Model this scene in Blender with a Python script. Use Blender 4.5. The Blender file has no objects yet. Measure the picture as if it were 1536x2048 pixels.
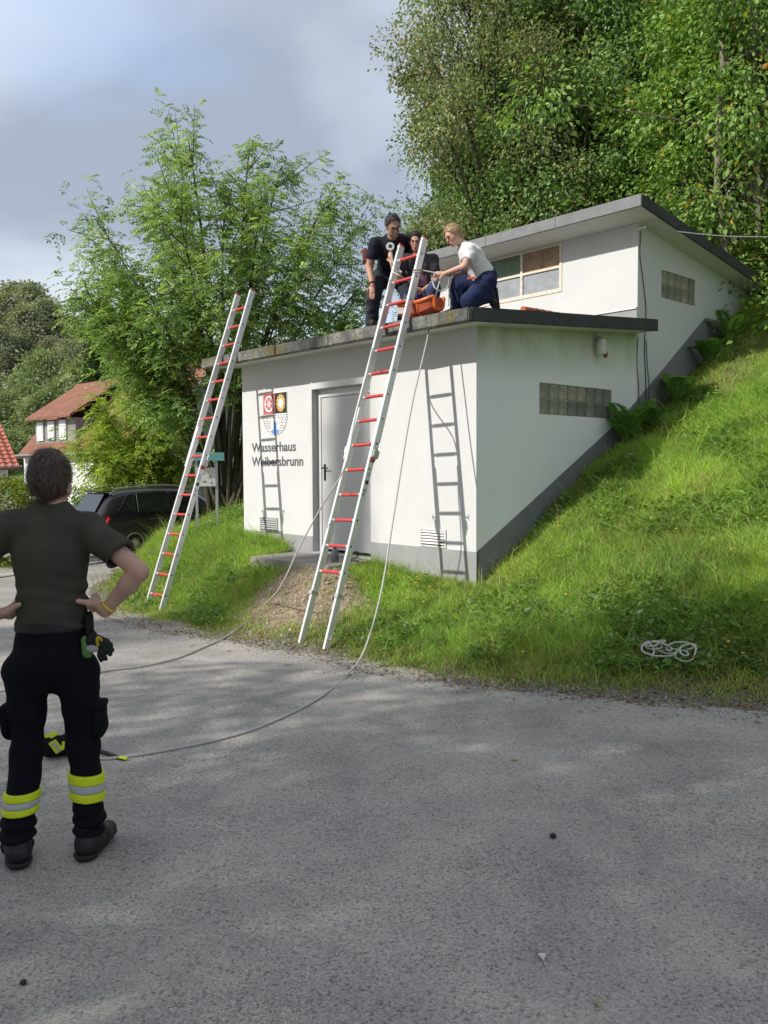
import bpy, bmesh, math, random
import numpy as np
from mathutils import Vector, Matrix
random.seed(7); RNG = np.random.default_rng(11)
SC = bpy.context.scene
COL = SC.collection
# ------------------------------------------------------------------ camera, world, sun, exposure
FPX, PITCH, ROLL, EYE = 1645.08, 0.0543, -0.0052, 1.68
cam = bpy.data.cameras.new('camera'); camo = bpy.data.objects.new('camera', cam); COL.objects.link(camo)
_fw = Vector((0, math.cos(PITCH), -math.sin(PITCH))); _rt = Vector((1, 0, 0)); _up = Vector((0, math.sin(PITCH), math.cos(PITCH)))
_r2 = _rt * math.cos(ROLL) + _up * math.sin(ROLL); _u2 = -_rt * math.sin(ROLL) + _up * math.cos(ROLL)
camo.matrix_world = Matrix((( _r2.x, _u2.x, -_fw.x, 0), (_r2.y, _u2.y, -_fw.y, 0), (_r2.z, _u2.z, -_fw.z, EYE), (0, 0, 0, 1)))
cam.sensor_fit = 'VERTICAL'; cam.sensor_height = 36.0; cam.lens = FPX / 2048 * 36.0
cam.clip_start = 0.05; cam.clip_end = 2000
SC.camera = camo
SUN_EL = math.radians(35.2); SUN_TRAVEL = Vector((0.893, 0.451, 0)).normalized()      # horizontal way the light travels
W = bpy.data.worlds.new('World'); SC.world = W; W.use_nodes = True
_n = W.node_tree.nodes; _l = W.node_tree.links; _n.clear()
_out = _n.new('ShaderNodeOutputWorld'); _bg = _n.new('ShaderNodeBackground'); _bg.inputs[1].default_value = 0.15
_sky = _n.new('ShaderNodeTexSky'); _sky.sky_type = 'NISHITA'; _sky.sun_disc = False; _sky.sun_elevation = SUN_EL
_sky.sun_rotation = math.atan2(-SUN_TRAVEL.x, -SUN_TRAVEL.y); _sky.air_density = 1.0; _sky.dust_density = 2.2; _sky.ozone_density = 1.2
_tc = _n.new('ShaderNodeTexCoord'); _sep = _n.new('ShaderNodeSeparateXYZ'); _l.new(_tc.outputs['Generated'], _sep.inputs[0])
_mz = _n.new('ShaderNodeMath'); _mz.operation = 'MAXIMUM'; _mz.inputs[1].default_value = 0.0; _l.new(_sep.outputs[2], _mz.inputs[0])
_az = _n.new('ShaderNodeMath'); _az.operation = 'ADD'; _az.inputs[1].default_value = 0.22; _l.new(_mz.outputs[0], _az.inputs[0])
_dv = []
for _k in (0, 1):
    d = _n.new('ShaderNodeMath'); d.operation = 'DIVIDE'; _l.new(_sep.outputs[_k], d.inputs[0]); _l.new(_az.outputs[0], d.inputs[1]); _dv.append(d)
_cb = _n.new('ShaderNodeCombineXYZ'); _l.new(_dv[0].outputs[0], _cb.inputs[0]); _l.new(_dv[1].outputs[0], _cb.inputs[1]); _cb.inputs[2].default_value = 3.4
def _wn(scale, detail, rough, off):
    m = _n.new('ShaderNodeMapping'); m.inputs['Location'].default_value = off; _l.new(_cb.outputs[0], m.inputs[0])
    t = _n.new('ShaderNodeTexNoise'); t.inputs['Scale'].default_value = scale; t.inputs['Detail'].default_value = detail; t.inputs['Roughness'].default_value = rough
    t.inputs['Distortion'].default_value = 0.35
    _l.new(m.outputs[0], t.inputs['Vector']); return t
_c1 = _wn(1.05, 5, 0.42, (0.35, 1.15, 0)); _c2 = _wn(1.25, 5, 0.42, (5.5, 2.6, 4))
_r1 = _n.new('ShaderNodeValToRGB'); _r1.color_ramp.elements[0].position = 0.08; _r1.color_ramp.elements[1].position = 0.42
_r1.color_ramp.elements[0].color = (0, 0, 0, 1); _r1.color_ramp.elements[1].color = (1, 1, 1, 1); _l.new(_c1.outputs[0], _r1.inputs[0])
_r2n = _n.new('ShaderNodeValToRGB'); _r2n.color_ramp.elements[0].position = 0.41; _r2n.color_ramp.elements[1].position = 0.60
_r2n.color_ramp.elements[0].color = (1.12, 1.26, 1.53, 1); _r2n.color_ramp.elements[1].color = (2.15, 2.28, 2.52, 1); _l.new(_c2.outputs[0], _r2n.inputs[0])
_mf = _n.new('ShaderNodeMath'); _mf.operation = 'MULTIPLY'; _mf.inputs[1].default_value = 0.93; _l.new(_r1.outputs[0], _mf.inputs[0])
_mx = _n.new('ShaderNodeMix'); _mx.data_type = 'RGBA'; _l.new(_mf.outputs[0], _mx.inputs[0]); _l.new(_sky.outputs[0], _mx.inputs[6]); _l.new(_r2n.outputs[0], _mx.inputs[7])
_l.new(_mx.outputs[2], _bg.inputs[0]); _l.new(_bg.outputs[0], _out.inputs[0])
_sun = bpy.data.lights.new('sun', 'SUN'); _sun.energy = 2.0; _sun.angle = math.radians(0.6); _sun.color = (1.0, 0.95, 0.87)
suno = bpy.data.objects.new('sun', _sun); COL.objects.link(suno)
_dir = Vector((SUN_TRAVEL.x * math.cos(SUN_EL), SUN_TRAVEL.y * math.cos(SUN_EL), -math.sin(SUN_EL)))
suno.rotation_euler = _dir.to_track_quat('-Z', 'Y').to_euler(); suno.location = (-20, -10, 25)
SC.view_settings.view_transform = 'Standard'; SC.view_settings.look = 'None'; SC.view_settings.gamma = 1.0
SC.view_settings.use_curve_mapping = False; SC.view_settings.exposure = 1.25
SC.cycles.use_denoising = True
SC.cycles.max_bounces = 6; SC.cycles.transparent_max_bounces = 8; SC.cycles.caustics_reflective = False; SC.cycles.caustics_refractive = False

# ------------------------------------------------------------------ geometry helpers
BA = 0.7408; BC = Vector((1.0434, 9.2822, 0.0))                       # the pump house: its near corner and its turn
EX = Vector((math.cos(BA), math.sin(BA), 0)); EY = Vector((-math.sin(BA), math.cos(BA), 0))
def wor(X, Y, Z): return BC + EX * X + EY * Y + Vector((0, 0, Z))
def ray(px, py):
    u, v = px - 768, py - 1024; c, s = math.cos(ROLL), math.sin(ROLL)
    uu, vv = c * u + s * v, -s * u + c * v
    x, cz = uu / FPX, -vv / FPX
    return Vector((x, math.cos(PITCH) + cz * math.sin(PITCH), -math.sin(PITCH) + cz * math.cos(PITCH)))
EYEP = Vector((0, 0, EYE))
def at(px, py, D): d = ray(px, py); return EYEP + d * (D / d.y)
def on_z(px, py, z): d = ray(px, py); return EYEP + d * ((z - EYE) / d.z)
def road_z(y): return -0.0245 * min(max(y, -6.0), 12.0)
def on_road(px, py):
    y = 5.0
    for _ in range(40): p = on_z(px, py, road_z(y)); y = p.y
    return p
def loc_of(P): d = Vector((P[0], P[1], 0)) - BC; return d.dot(EX), d.dot(EY)

def mesh_np(name, V, F, mat=None, parent=None, col=None, smooth=False, mats=None, midx=None):
    """V (n,3), F (m,k) numpy: one mesh object"""
    V = np.asarray(V, np.float32); F = np.asarray(F, np.int32)
    me = bpy.data.meshes.new(name); me.vertices.add(len(V)); me.vertices.foreach_set('co', V.ravel())
    k = F.shape[1]; m = len(F)
    me.loops.add(m * k); me.loops.foreach_set('vertex_index', F.ravel())
    me.polygons.add(m); me.polygons.foreach_set('loop_start', np.arange(0, m * k, k, dtype=np.int32))
    if smooth: me.polygons.foreach_set('use_smooth', np.ones(m, bool))
    for x in (mats or ([mat] if mat else [])): me.materials.append(x)
    if midx is not None: me.polygons.foreach_set('material_index', np.asarray(midx, np.int32))
    if col is not None:
        ca = me.color_attributes.new('tint', 'FLOAT_COLOR', 'POINT')
        c4 = np.ones((len(V), 4), np.float32); c4[:, :3] = col; ca.data.foreach_set('color', c4.ravel())
    me.update(calc_edges=True); me.validate()
    o = bpy.data.objects.new(name, me); COL.objects.link(o)
    if parent: o.parent = parent
    return o
def tag(o, label=None, cat=None, group=None, kind=None):
    if label: o['label'] = label
    if cat: o['category'] = cat
    if group: o['group'] = group
    if kind: o['kind'] = kind
    return o
def thing(name, label, cat, loc=(0, 0, 0), rotz=0.0, group=None):
    o = bpy.data.objects.new(name, None); COL.objects.link(o); o.empty_display_size = 0.2
    o.location = loc; o.rotation_euler = (0, 0, rotz); return tag(o, label, cat, group)
def copy_tree(o, parent=None):
    c = o.copy(); COL.objects.link(c); c.parent = parent
    for ch in list(o.children): copy_tree(ch, c)
    return c
class MB:
    """collects polygons (any size) for one mesh"""
    def __init__(s): s.v = []; s.f = []
    def poly(s, pts):
        b = len(s.v); s.v += [tuple(p) for p in pts]; s.f.append(tuple(range(b, b + len(pts)))); return s
    def box(s, x0, x1, y0, y1, z0, z1):
        b = len(s.v)
        s.v += [(x0, y0, z0), (x1, y0, z0), (x1, y1, z0), (x0, y1, z0), (x0, y0, z1), (x1, y0, z1), (x1, y1, z1), (x0, y1, z1)]
        s.f += [tuple(b + i for i in q) for q in ((3, 2, 1, 0), (4, 5, 6, 7), (0, 1, 5, 4), (1, 2, 6, 5), (2, 3, 7, 6), (3, 0, 4, 7))]; return s
    def prism(s, pts, off):
        """closed prism from a planar polygon moved by off"""
        off = Vector(off); n = len(pts); b = len(s.v)
        s.v += [tuple(p) for p in pts] + [tuple(Vector(p) + off) for p in pts]
        s.f.append(tuple(range(b, b + n))[::-1]); s.f.append(tuple(range(b + n, b + 2 * n)))
        for i in range(n): j = (i + 1) % n; s.f.append((b + i, b + j, b + n + j, b + n + i))
        return s
    def bar(s, a, b_, w, h, up=(0, 0, 1)):
        """box beam between two points: w across, h along up"""
        a = Vector(a); b_ = Vector(b_); d = (b_ - a).normalized(); up = Vector(up); sd = d.cross(up)
        if sd.length < 1e-5: sd = d.cross(Vector((1, 0, 0)))
        sd.normalize(); u = sd.cross(d).normalized()
        pts = [a + sd * (i * w / 2) + u * (j * h / 2) for i, j in ((-1, -1), (1, -1), (1, 1), (-1, 1))]
        return s.prism(pts, b_ - a)
    def tube(s, pts, r, n=8, caps=True):
        pts = [Vector(p) for p in pts]; m = len(pts); rr = r if hasattr(r, '__len__') else [r] * m
        b = len(s.v); ref = None
        for i, p in enumerate(pts):
            t = (pts[min(i + 1, m - 1)] - pts[max(i - 1, 0)])
            t = t.normalized() if t.length > 1e-9 else Vector((0, 0, 1))
            if ref is None: ref = t.orthogonal().normalized()
            ref = (ref - t * ref.dot(t)); ref = ref.normalized() if ref.length > 1e-6 else t.orthogonal().normalized()
            q = t.cross(ref)
            for k in range(n):
                a = 2 * math.pi * k / n; s.v.append(tuple(p + (ref * math.cos(a) + q * math.sin(a)) * rr[i]))
        for i in range(m - 1):
            for k in range(n):
                k2 = (k + 1) % n; s.f.append((b + i * n + k, b + i * n + k2, b + (i + 1) * n + k2, b + (i + 1) * n + k))
        if caps: s.f.append(tuple(b + k for k in range(n))[::-1]); s.f.append(tuple(b + (m - 1) * n + k for k in range(n)))
        return s
    def lathe(s, prof, c=(0, 0, 0), n=16, axis='z', M=None):
        """prof: (radius, height) list"""
        b = len(s.v); m = len(prof); c = Vector(c)
        for r, h in prof:
            for k in range(n):
                a = 2 * math.pi * k / n; p = Vector((r * math.cos(a), r * math.sin(a), h))
                if M is not None: p = M @ p
                s.v.append(tuple(p + c))
        for i in range(m - 1):
            for k in range(n):
                k2 = (k + 1) % n; s.f.append((b + i * n + k, b + i * n + k2, b + (i + 1) * n + k2, b + (i + 1) * n + k))
        s.f.append(tuple(b + k for k in range(n))[::-1]); s.f.append(tuple(b + (m - 1) * n + k for k in range(n)))
        return s
    def build(s, name, mat, parent=None, smooth=False, bevel=0.0, shift=None, recalc=True):
        me = bpy.data.meshes.new(name); v = s.v
        if shift is not None: v = [(p[0] - shift[0], p[1] - shift[1], p[2] - shift[2]) for p in v]
        me.from_pydata(v, [], s.f)
        if recalc or bevel > 0:
            bm = bmesh.new(); bm.from_mesh(me); bmesh.ops.recalc_face_normals(bm, faces=bm.faces)
            if bevel > 0:
                es = [e for e in bm.edges if len(e.link_faces) == 2 and e.calc_face_angle(0) > 0.6]
                bmesh.ops.bevel(bm, geom=es, offset=bevel, segments=1 if bevel < 0.006 else 2, affect='EDGES', clamp_overlap=True)
            bm.to_mesh(me); bm.free()
        if smooth:
            me.polygons.foreach_set('use_smooth', np.ones(len(me.polygons), bool))
            try: me.set_sharp_from_angle(angle=math.radians(42))
            except Exception: pass
        for x in (mat if isinstance(mat, (list, tuple)) else [mat]): me.materials.append(x)
        o = bpy.data.objects.new(name, me); COL.objects.link(o)
        if parent: o.parent = parent
        return o
# smooth value noise in numpy, -1..1
_PERM = np.random.default_rng(5).random(4096).astype(np.float32) * 2 - 1
def _hash(ix, iy, iz): return _PERM[(ix * 73 + iy * 1619 + iz * 311 + (ix * iy) % 977) & 4095]
def vnoise(P, scale=1.0):
    Q = np.asarray(P, np.float32) * np.asarray(scale, np.float32) + 1000.0; I = np.floor(Q).astype(np.int64); Fq = Q - I; Fq = Fq * Fq * (3 - 2 * Fq)
    r = 0
    for a in (0, 1):
        for b in (0, 1):
            for c in (0, 1):
                w = (Fq[..., 0] if a else 1 - Fq[..., 0]) * (Fq[..., 1] if b else 1 - Fq[..., 1]) * (Fq[..., 2] if c else 1 - Fq[..., 2])
                r = r + w * _hash(I[..., 0] + a, I[..., 1] + b, I[..., 2] + c)
    return r
def catmull(pts, n=8):
    pts = [Vector(p) for p in pts]; out = []
    for i in range(len(pts) - 1):
        p0 = pts[max(i - 1, 0)]; p1 = pts[i]; p2 = pts[i + 1]; p3 = pts[min(i + 2, len(pts) - 1)]
        for k in range(n):
            t = k / n
            out.append(0.5 * ((2 * p1) + (p2 - p0) * t + (2 * p0 - 5 * p1 + 4 * p2 - p3) * t * t + (3 * p1 - p0 - 3 * p2 + p3) * t ** 3))
    out.append(pts[-1]); return out

# ------------------------------------------------------------------ materials (all procedural)
class NT:
    def __init__(s, name):
        s.m = bpy.data.materials.new(name); s.m.use_nodes = True; s.t = s.m.node_tree; s.n = s.t.nodes; s.l = s.t.links
        s.b = s.n['Principled BSDF']; s.out = s.n['Material Output']; s.tc = s.n.new('ShaderNodeTexCoord')
    def link(s, a, b): s.l.new(a, b)
    def noise(s, scale, detail=4, rough=0.55, vec=None, stretch=None, dist=0.0):
        t = s.n.new('ShaderNodeTexNoise'); t.inputs['Scale'].default_value = scale; t.inputs['Detail'].default_value = detail; t.inputs['Roughness'].default_value = rough
        t.inputs['Distortion'].default_value = dist
        v = vec or s.tc.outputs['Object']
        if stretch:
            mp = s.n.new('ShaderNodeMapping'); mp.inputs['Scale'].default_value = stretch; s.link(v, mp.inputs[0]); v = mp.outputs[0]
        s.link(v, t.inputs['Vector']); return t.outputs[0]
    def voro(s, scale, feat='F1', vec=None, out=0, rnd=1.0):
        t = s.n.new('ShaderNodeTexVoronoi'); t.inputs['Scale'].default_value = scale; t.feature = feat; t.inputs['Randomness'].default_value = rnd
        s.link(vec or s.tc.outputs['Object'], t.inputs['Vector']); return t.outputs[out]
    def ramp(s, fac, stops):
        r = s.n.new('ShaderNodeValToRGB'); e = r.color_ramp.elements
        while len(e) < len(stops): e.new(0.5)
        for i, (p, c) in enumerate(stops):
            e[i].position = p; c = c if hasattr(c, '__len__') else (c, c, c); e[i].color = (c[0], c[1], c[2], 1)
        s.link(fac, r.inputs[0]); return r.outputs[0]
    def mix(s, fac, a, b, mode='MIX'):
        x = s.n.new('ShaderNodeMix'); x.data_type = 'RGBA'; x.blend_type = mode
        for i, q in ((0, fac), (6, a), (7, b)):
            if hasattr(q, 'links') or hasattr(q, 'is_linked'): s.link(q, x.inputs[i])
            else: x.inputs[i].default_value = q if i == 0 else (*q[:3], 1)
        return x.outputs[2]
    def math(s, op, a, b=0.0):
        x = s.n.new('ShaderNodeMath'); x.operation = op
        for i, q in ((0, a), (1, b)):
            if hasattr(q, 'is_linked'): s.link(q, x.inputs[i])
            else: x.inputs[i].default_value = q
        return x.outputs[0]
    def attr(s, name='tint'):
        a = s.n.new('ShaderNodeAttribute'); a.attribute_name = name; return a.outputs['Color']
    def bump(s, h, strength=0.3, dist=0.01):
        b = s.n.new('ShaderNodeBump'); b.inputs['Strength'].default_value = strength; b.inputs['Distance'].default_value = dist
        s.link(h, b.inputs['Height']); s.link(b.outputs[0], s.b.inputs['Normal']); return b
    def col(s, c):
        if hasattr(c, 'is_linked'): s.link(c, s.b.inputs['Base Color'])
        else: s.b.inputs['Base Color'].default_value = (*c[:3], 1)
    def set(s, **k):
        for a, v in k.items():
            nm = {'rough': 'Roughness', 'metal': 'Metallic', 'spec': 'Specular IOR Level', 'coat': 'Coat Weight', 'trans': 'Transmission Weight', 'sheen': 'Sheen Weight', 'sss': 'Subsurface Weight', 'ior': 'IOR', 'alpha': 'Alpha'}[a]
            if hasattr(v, 'is_linked'): s.link(v, s.b.inputs[nm])
            else: s.b.inputs[nm].default_value = v
        return s
def simple(name, c, rough=0.7, metal=0.0, var=0.15, scale=6.0, bump=0.0, bscale=60.0, bdist=0.005, spec=0.4, **k):
    t = NT(name); a = t.noise(scale, 5, 0.6)
    lo = tuple(x * (1 - var) for x in c); hi = tuple(min(1, x * (1 + var)) for x in c)
    t.col(t.ramp(a, [(0.25, lo), (0.75, hi)])); t.set(rough=rough, metal=metal, spec=spec, **k)
    if bump: t.bump(t.noise(bscale, 4, 0.6), bump, bdist)
    return t.m
def leafmat(name, trans=0.35, rough=0.55, hue=(1, 1, 1)):
    t = NT(name); c = t.attr('tint'); n = t.noise(1.3, 3, 0.5, t.tc.outputs['Object'])
    c2 = t.mix(1.0, c, t.ramp(n, [(0.3, (0.72, 0.74, 0.7)), (0.7, (1.2, 1.18, 1.1))]), 'MULTIPLY')
    t.col(c2); t.set(rough=rough, spec=0.35)
    tr = t.n.new('ShaderNodeBsdfTranslucent'); t.link(t.mix(1.0, c2, (1.25, 1.3, 0.55), 'MULTIPLY'), tr.inputs[0])
    ms = t.n.new('ShaderNodeMixShader'); ms.inputs[0].default_value = trans
    t.link(t.b.outputs[0], ms.inputs[1]); t.link(tr.outputs[0], ms.inputs[2]); t.link(ms.outputs[0], t.out.inputs[0])
    return t.m
# ------------------------------------------------------------------ ground, road, grass bank
_EY = np.array([-9, -7, -3.63, -2.89, -1.81, -0.67, 0.65, 1.59, 2.7, 4.23, 6.96, 8.5, 11, 14.0])
_EXX = np.array([-0.5, -0.55, -0.9, -1.27, -1.78, -2.09, -2.07, -2.26, -2.46, -2.5, -1.6, -0.6, 0.9, 2.6])
def sstep(a, b, x): t = np.clip((x - a) / (b - a), 0, 1); return t * t * (3 - 2 * t)
def road_zn(y): return -0.0245 * np.clip(y, -6, 12)
def terrain_local(X, Y, noise=True):
    X = np.asarray(X, float); Y = np.asarray(Y, float)
    wx = BC.x + X * EX.x + Y * EY.x; wy = BC.y + X * EX.y + Y * EY.y
    zr = road_zn(wy); Xe = np.interp(Y, _EY, _EXX); s = X - Xe
    g0 = np.interp(Y, [-6, 0, 4.8, 8], [0.30, 0.30, 0.54, 0.58])
    X1 = np.minimum(X, 0.0); tt = np.clip((X1 - Xe) / np.maximum(0.5, -Xe), 0, 1); low = (g0 - zr) * tt ** np.interp(Y, [-4, -1, 1, 4], [1.1, 1.5, 1.8, 2.1])
    slope = np.interp(Y, [4.4, 5.6, 8.0], [0.66, 0.32, 0.2])
    upr = np.interp(np.clip(X, 0, 7), [0, 2.2, 4, 5.3, 7], [0, 1.36, 2.30, 3.05, 4.2]) - 0.07 * np.clip((X - 2.2) / .6, 0, 1) * np.clip(1 - abs(Y + .15) / .55, 0, 1); up = np.where(Y < 4.4, upr, slope * np.clip(X, 0, 7)) + np.interp(Y, [4.4, 6], [0.42, 0.12]) * np.clip(X - 7, 0, 9) + 0.1 * np.clip(X - 16, 0, 30)
    b = low + up
    fall = 1 - sstep(7.0, 9.6, Y - 0.25 * np.clip(X, 0, 6))
    b = b * fall
    soil = np.exp(-(((X + 1.15) / 0.75) ** 2 + ((Y - 1.75) / 1.05) ** 2) ** 2)
    b = b + 0.12 * soil + 0.26 * np.exp(-((X + .74) / .42) ** 2) * sstep(1.2, 1.7, Y) * (1 - sstep(3.9, 4.6, Y))
    z = zr + b
    z = np.where(s < 0, zr - 0.06 * np.clip(-s / 0.2, 0, 1), z)
    z = np.where((fall <= 0.02) | (Y > 9.6 + 0.25 * np.clip(X, 0, 6)), zr - 0.05, z)
    if noise:
        P = np.stack([wx, wy, 0 * wx], -1); n = 0.05 * vnoise(P, 0.9) + 0.03 * vnoise(P, 2.7) + 0.012 * vnoise(P, 9.0)
        z = z + n * np.clip(s / 0.6 + 0.15, 0, 1) * fall + 0.022 * vnoise(P, 4.5) * np.clip(1 - abs(s) / 0.5, 0, 1)
    ins = (X > 0.03) & (Y > 0.03) & (Y < 4.75)
    z = np.where(ins, np.minimum(z, 0.2), z)
    return z
def terrain_w(x, y):
    d = Vector((x, y, 0)) - BC; return float(terrain_local(d.dot(EX), d.dot(EY)))
# asphalt
t = NT('worn_asphalt'); O = t.tc.outputs['Object']
big = t.noise(0.55, 6, 0.6, dist=0.4); mid = t.noise(2.2, 6, 0.62, dist=0.3); fine = t.noise(260, 3, 0.75); f2 = t.noise(75, 3, 0.7)
base = t.ramp(fine, [(0.28, (0.205, 0.195, 0.180)), (0.72, (0.46, 0.44, 0.41))])
base = t.mix(1.0, base, t.ramp(f2, [(0.3, (0.66, 0.66, 0.66)), (0.7, (1.36, 1.36, 1.34))]), 'MULTIPLY')
base = t.mix(1.0, base, t.ramp(big, [(0.25, (0.80, 0.80, 0.81)), (0.5, (1.08, 1.07, 1.06)), (0.75, (1.3, 1.28, 1.26))]), 'MULTIPLY')
base = t.mix(1.0, base, t.ramp(mid, [(0.3, (0.82, 0.82, 0.83)), (0.7, (1.14, 1.13, 1.12))]), 'MULTIPLY')
dust = t.math('MULTIPLY', t.ramp(t.noise(1.1, 5, 0.6, dist=0.8), [(0.55, 0.0), (0.70, 0.9)]), t.ramp(t.noise(18, 4, 0.6), [(0.35, 0.2), (0.7, 0.9)]))
base = t.mix(dust, base, (0.48, 0.425, 0.385))
def specks(scale, thr, rmax, dens):
    nz = t.n.new('ShaderNodeTexNoise'); nz.inputs['Scale'].default_value = scale * 1.6; t.link(O, nz.inputs['Vector']); va = t.n.new('ShaderNodeVectorMath'); va.operation = 'SCALE'; va.inputs['Scale'].default_value = 0.9 / scale; t.link(nz.outputs['Color'], va.inputs[0]); vb = t.n.new('ShaderNodeVectorMath'); t.link(O, vb.inputs[0]); t.link(va.outputs[0], vb.inputs[1])
    tv = t.n.new('ShaderNodeTexVoronoi'); tv.inputs['Scale'].default_value = scale; t.link(vb.outputs[0], tv.inputs['Vector']); sc_ = t.n.new('ShaderNodeSeparateColor'); t.link(tv.outputs['Color'], sc_.inputs[0])
    on = t.math('LESS_THAN', sc_.outputs[0], t.math('MULTIPLY', dens, thr)); rr = t.math('MULTIPLY', sc_.outputs[1], rmax); return t.math('MULTIPLY', on, t.ramp(t.math('SUBTRACT', rr, tv.outputs['Distance']), [(0.0, 0.0), (0.10, 1.0)]))
dens = t.ramp(t.noise(0.8, 5, 0.6, dist=0.6), [(0.36, 0.12), (0.62, 1.0)])
sp1 = specks(70, 0.6, 0.62, dens); sp2 = specks(125, 0.75, 0.62, dens)
spk = t.math('MAXIMUM', sp1, t.math('MULTIPLY', sp2, 0.8))
base = t.mix(t.math('MULTIPLY', spk, 0.5), base, (0.055, 0.056, 0.058))
t.col(base); t.set(rough=0.88, spec=0.3)
t.bump(t.math('SUBTRACT', t.math('MULTIPLY', fine, 0.5), t.math('MULTIPLY', spk, 0.9)), 0.7, 0.005)
ASPHALT = t.m
mb = MB()
for y0, y1 in ((-30, -6), (-6, 3), (3, 12), (12, 60)):
    mb.poly([(-45, y0, road_z(y0)), (40, y0, road_z(y0)), (40, y1, road_z(y1)), (-45, y1, road_z(y1))])
me_road = mb.build('road', ASPHALT); tag(me_road, kind='structure')
# pale kerb-side gutter line running across the road on the left
LINEM = simple('pale_gutter', (0.46, 0.45, 0.43), 0.85, var=0.25, scale=9)
p0 = on_road(-60, 1163); p1 = on_road(235, 1121); mb = MB()
d = (p1 - p0).normalized(); n = Vector((-d.y, d.x, 0)) * 0.07
q = [p0 - d * 6 - n, p1 + d * 5 - n, p1 + d * 5 + n, p0 - d * 6 + n]
mb.poly([(v.x, v.y, road_z(v.y) + 0.005) for v in q]); tag(mb.build('road_line', LINEM), kind='structure')
# wide ground
gx = np.concatenate([np.arange(-160, -40, 6), np.arange(-40, 41, 2.5), np.arange(46, 161, 6)]); gy = np.concatenate([np.arange(-60, 60, 3), np.arange(60, 300, 5)])
GX, GY = np.meshgrid(gx, gy)
def ground_zn(x, y):
    h = 0.30 * np.interp(x, [-45, -20, 0, 10], [1, .85, .3, .2]) * np.maximum(0, y - 50 + 0.12 * x) * np.clip(1.25 - 0.0035 * np.maximum(0, y - 50), 0.3, 1.3)
    P = np.stack([x, y, 0 * x], -1)
    return road_zn(y) - 0.09 + h + 0.5 * vnoise(P, 0.06) * np.clip((y - 48) / 15, 0, 1)
GZ = ground_zn(GX, GY); V = np.stack([GX, GY, GZ], -1).reshape(-1, 3); ny, nx = GX.shape
idx = np.arange(ny * nx).reshape(ny, nx); F = np.stack([idx[:-1, :-1], idx[:-1, 1:], idx[1:, 1:], idx[1:, :-1]], -1).reshape(-1, 4)
t = NT('meadow_ground'); n1 = t.noise(0.25, 8, 0.65); n2 = t.noise(6, 5, 0.6)
t.col(t.mix(1.0, t.ramp(n1, [(0.3, (0.05, 0.085, 0.022)), (0.5, (0.085, 0.15, 0.03)), (0.7, (0.13, 0.18, 0.05))]), t.ramp(n2, [(0.3, (0.7, 0.7, 0.7)), (0.7, (1.25, 1.25, 1.2))]), 'MULTIPLY'))
t.set(rough=0.9, spec=0.1); t.bump(n2, 0.6, 0.08); MEADOW = t.m
tag(mesh_np('ground', V, F, MEADOW, smooth=True), kind='structure')
# grass bank
lx = np.arange(-3.2, 20.01, 0.09); ly = np.arange(-9, 13.01, 0.09); LX, LY = np.meshgrid(lx, ly); LZ = terrain_local(LX, LY)
V = np.stack([BC.x + LX * EX.x + LY * EY.x, BC.y + LX * EX.y + LY * EY.y, LZ], -1).reshape(-1, 3); ny, nx = LX.shape
idx = np.arange(ny * nx).reshape(ny, nx); F = np.stack([idx[:-1, :-1], idx[:-1, 1:], idx[1:, 1:], idx[1:, :-1]], -1).reshape(-1, 4)
S = (LX - np.interp(LY, _EY, _EXX)).ravel(); soilm = np.exp(-(((LX + 1.15) / 0.72) ** 2 + ((LY - 1.75) / 1.0) ** 2) ** 2).ravel()
keep = (S.reshape(ny, nx)[:-1, :-1] > -0.5).ravel() & (LY[:-1, :-1] < 12.5).ravel(); F = F[keep]
P3 = np.stack([V[:, 0], V[:, 1], 0 * V[:, 0]], -1); nn = vnoise(P3, 3.0) * 0.5 + vnoise(P3, 11) * 0.5
gr = np.array([0.16, 0.185, 0.065]); gv = np.array([0.24, 0.225, 0.20]); so = np.array([0.36, 0.29, 0.215]); lit = np.array([0.15, 0.11, 0.065])
wv = np.clip(1 - (S + 0.22 * nn) / 0.42, 0, 1)[:, None]; wl = np.clip(1 - (S + 0.35 * nn) / 0.95, 0, 1)[:, None] * 0.8; ws = np.clip(soilm * 1.35 + 0.25 * nn * (soilm > 0.1), 0, 1)[:, None]
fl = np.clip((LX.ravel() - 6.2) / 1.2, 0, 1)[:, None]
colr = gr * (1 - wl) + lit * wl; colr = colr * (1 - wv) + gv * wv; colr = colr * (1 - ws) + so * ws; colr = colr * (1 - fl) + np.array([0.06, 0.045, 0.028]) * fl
t = NT('bank_soil'); c = t.attr('tint'); n2 = t.noise(9, 6, 0.65); n3 = t.noise(60, 4, 0.7); vv = t.voro(75, out=1)
c = t.mix(1.0, c, t.ramp(n2, [(0.3, (0.62, 0.62, 0.62)), (0.7, (1.3, 1.3, 1.3))]), 'MULTIPLY'); c = t.mix(1.0, c, t.ramp(n3, [(0.3, (0.6, 0.6, 0.6)), (0.7, (1.35, 1.35, 1.35))]), 'MULTIPLY')
sep = t.n.new('ShaderNodeSeparateColor'); t.link(vv, sep.inputs[0])
c = t.mix(1.0, c, t.ramp(sep.outputs[0], [(0.0, (0.6, 0.6, 0.6)), (1.0, (1.35, 1.35, 1.35))]), 'MULTIPLY')
t.col(c); t.set(rough=0.95, spec=0.1); t.bump(t.math('ADD', n3, t.math('MULTIPLY', n2, 2.0)), 0.9, 0.025)
tag(mesh_np('grass_bank', V, F, t.m, col=colr, smooth=True), kind='structure')
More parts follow.
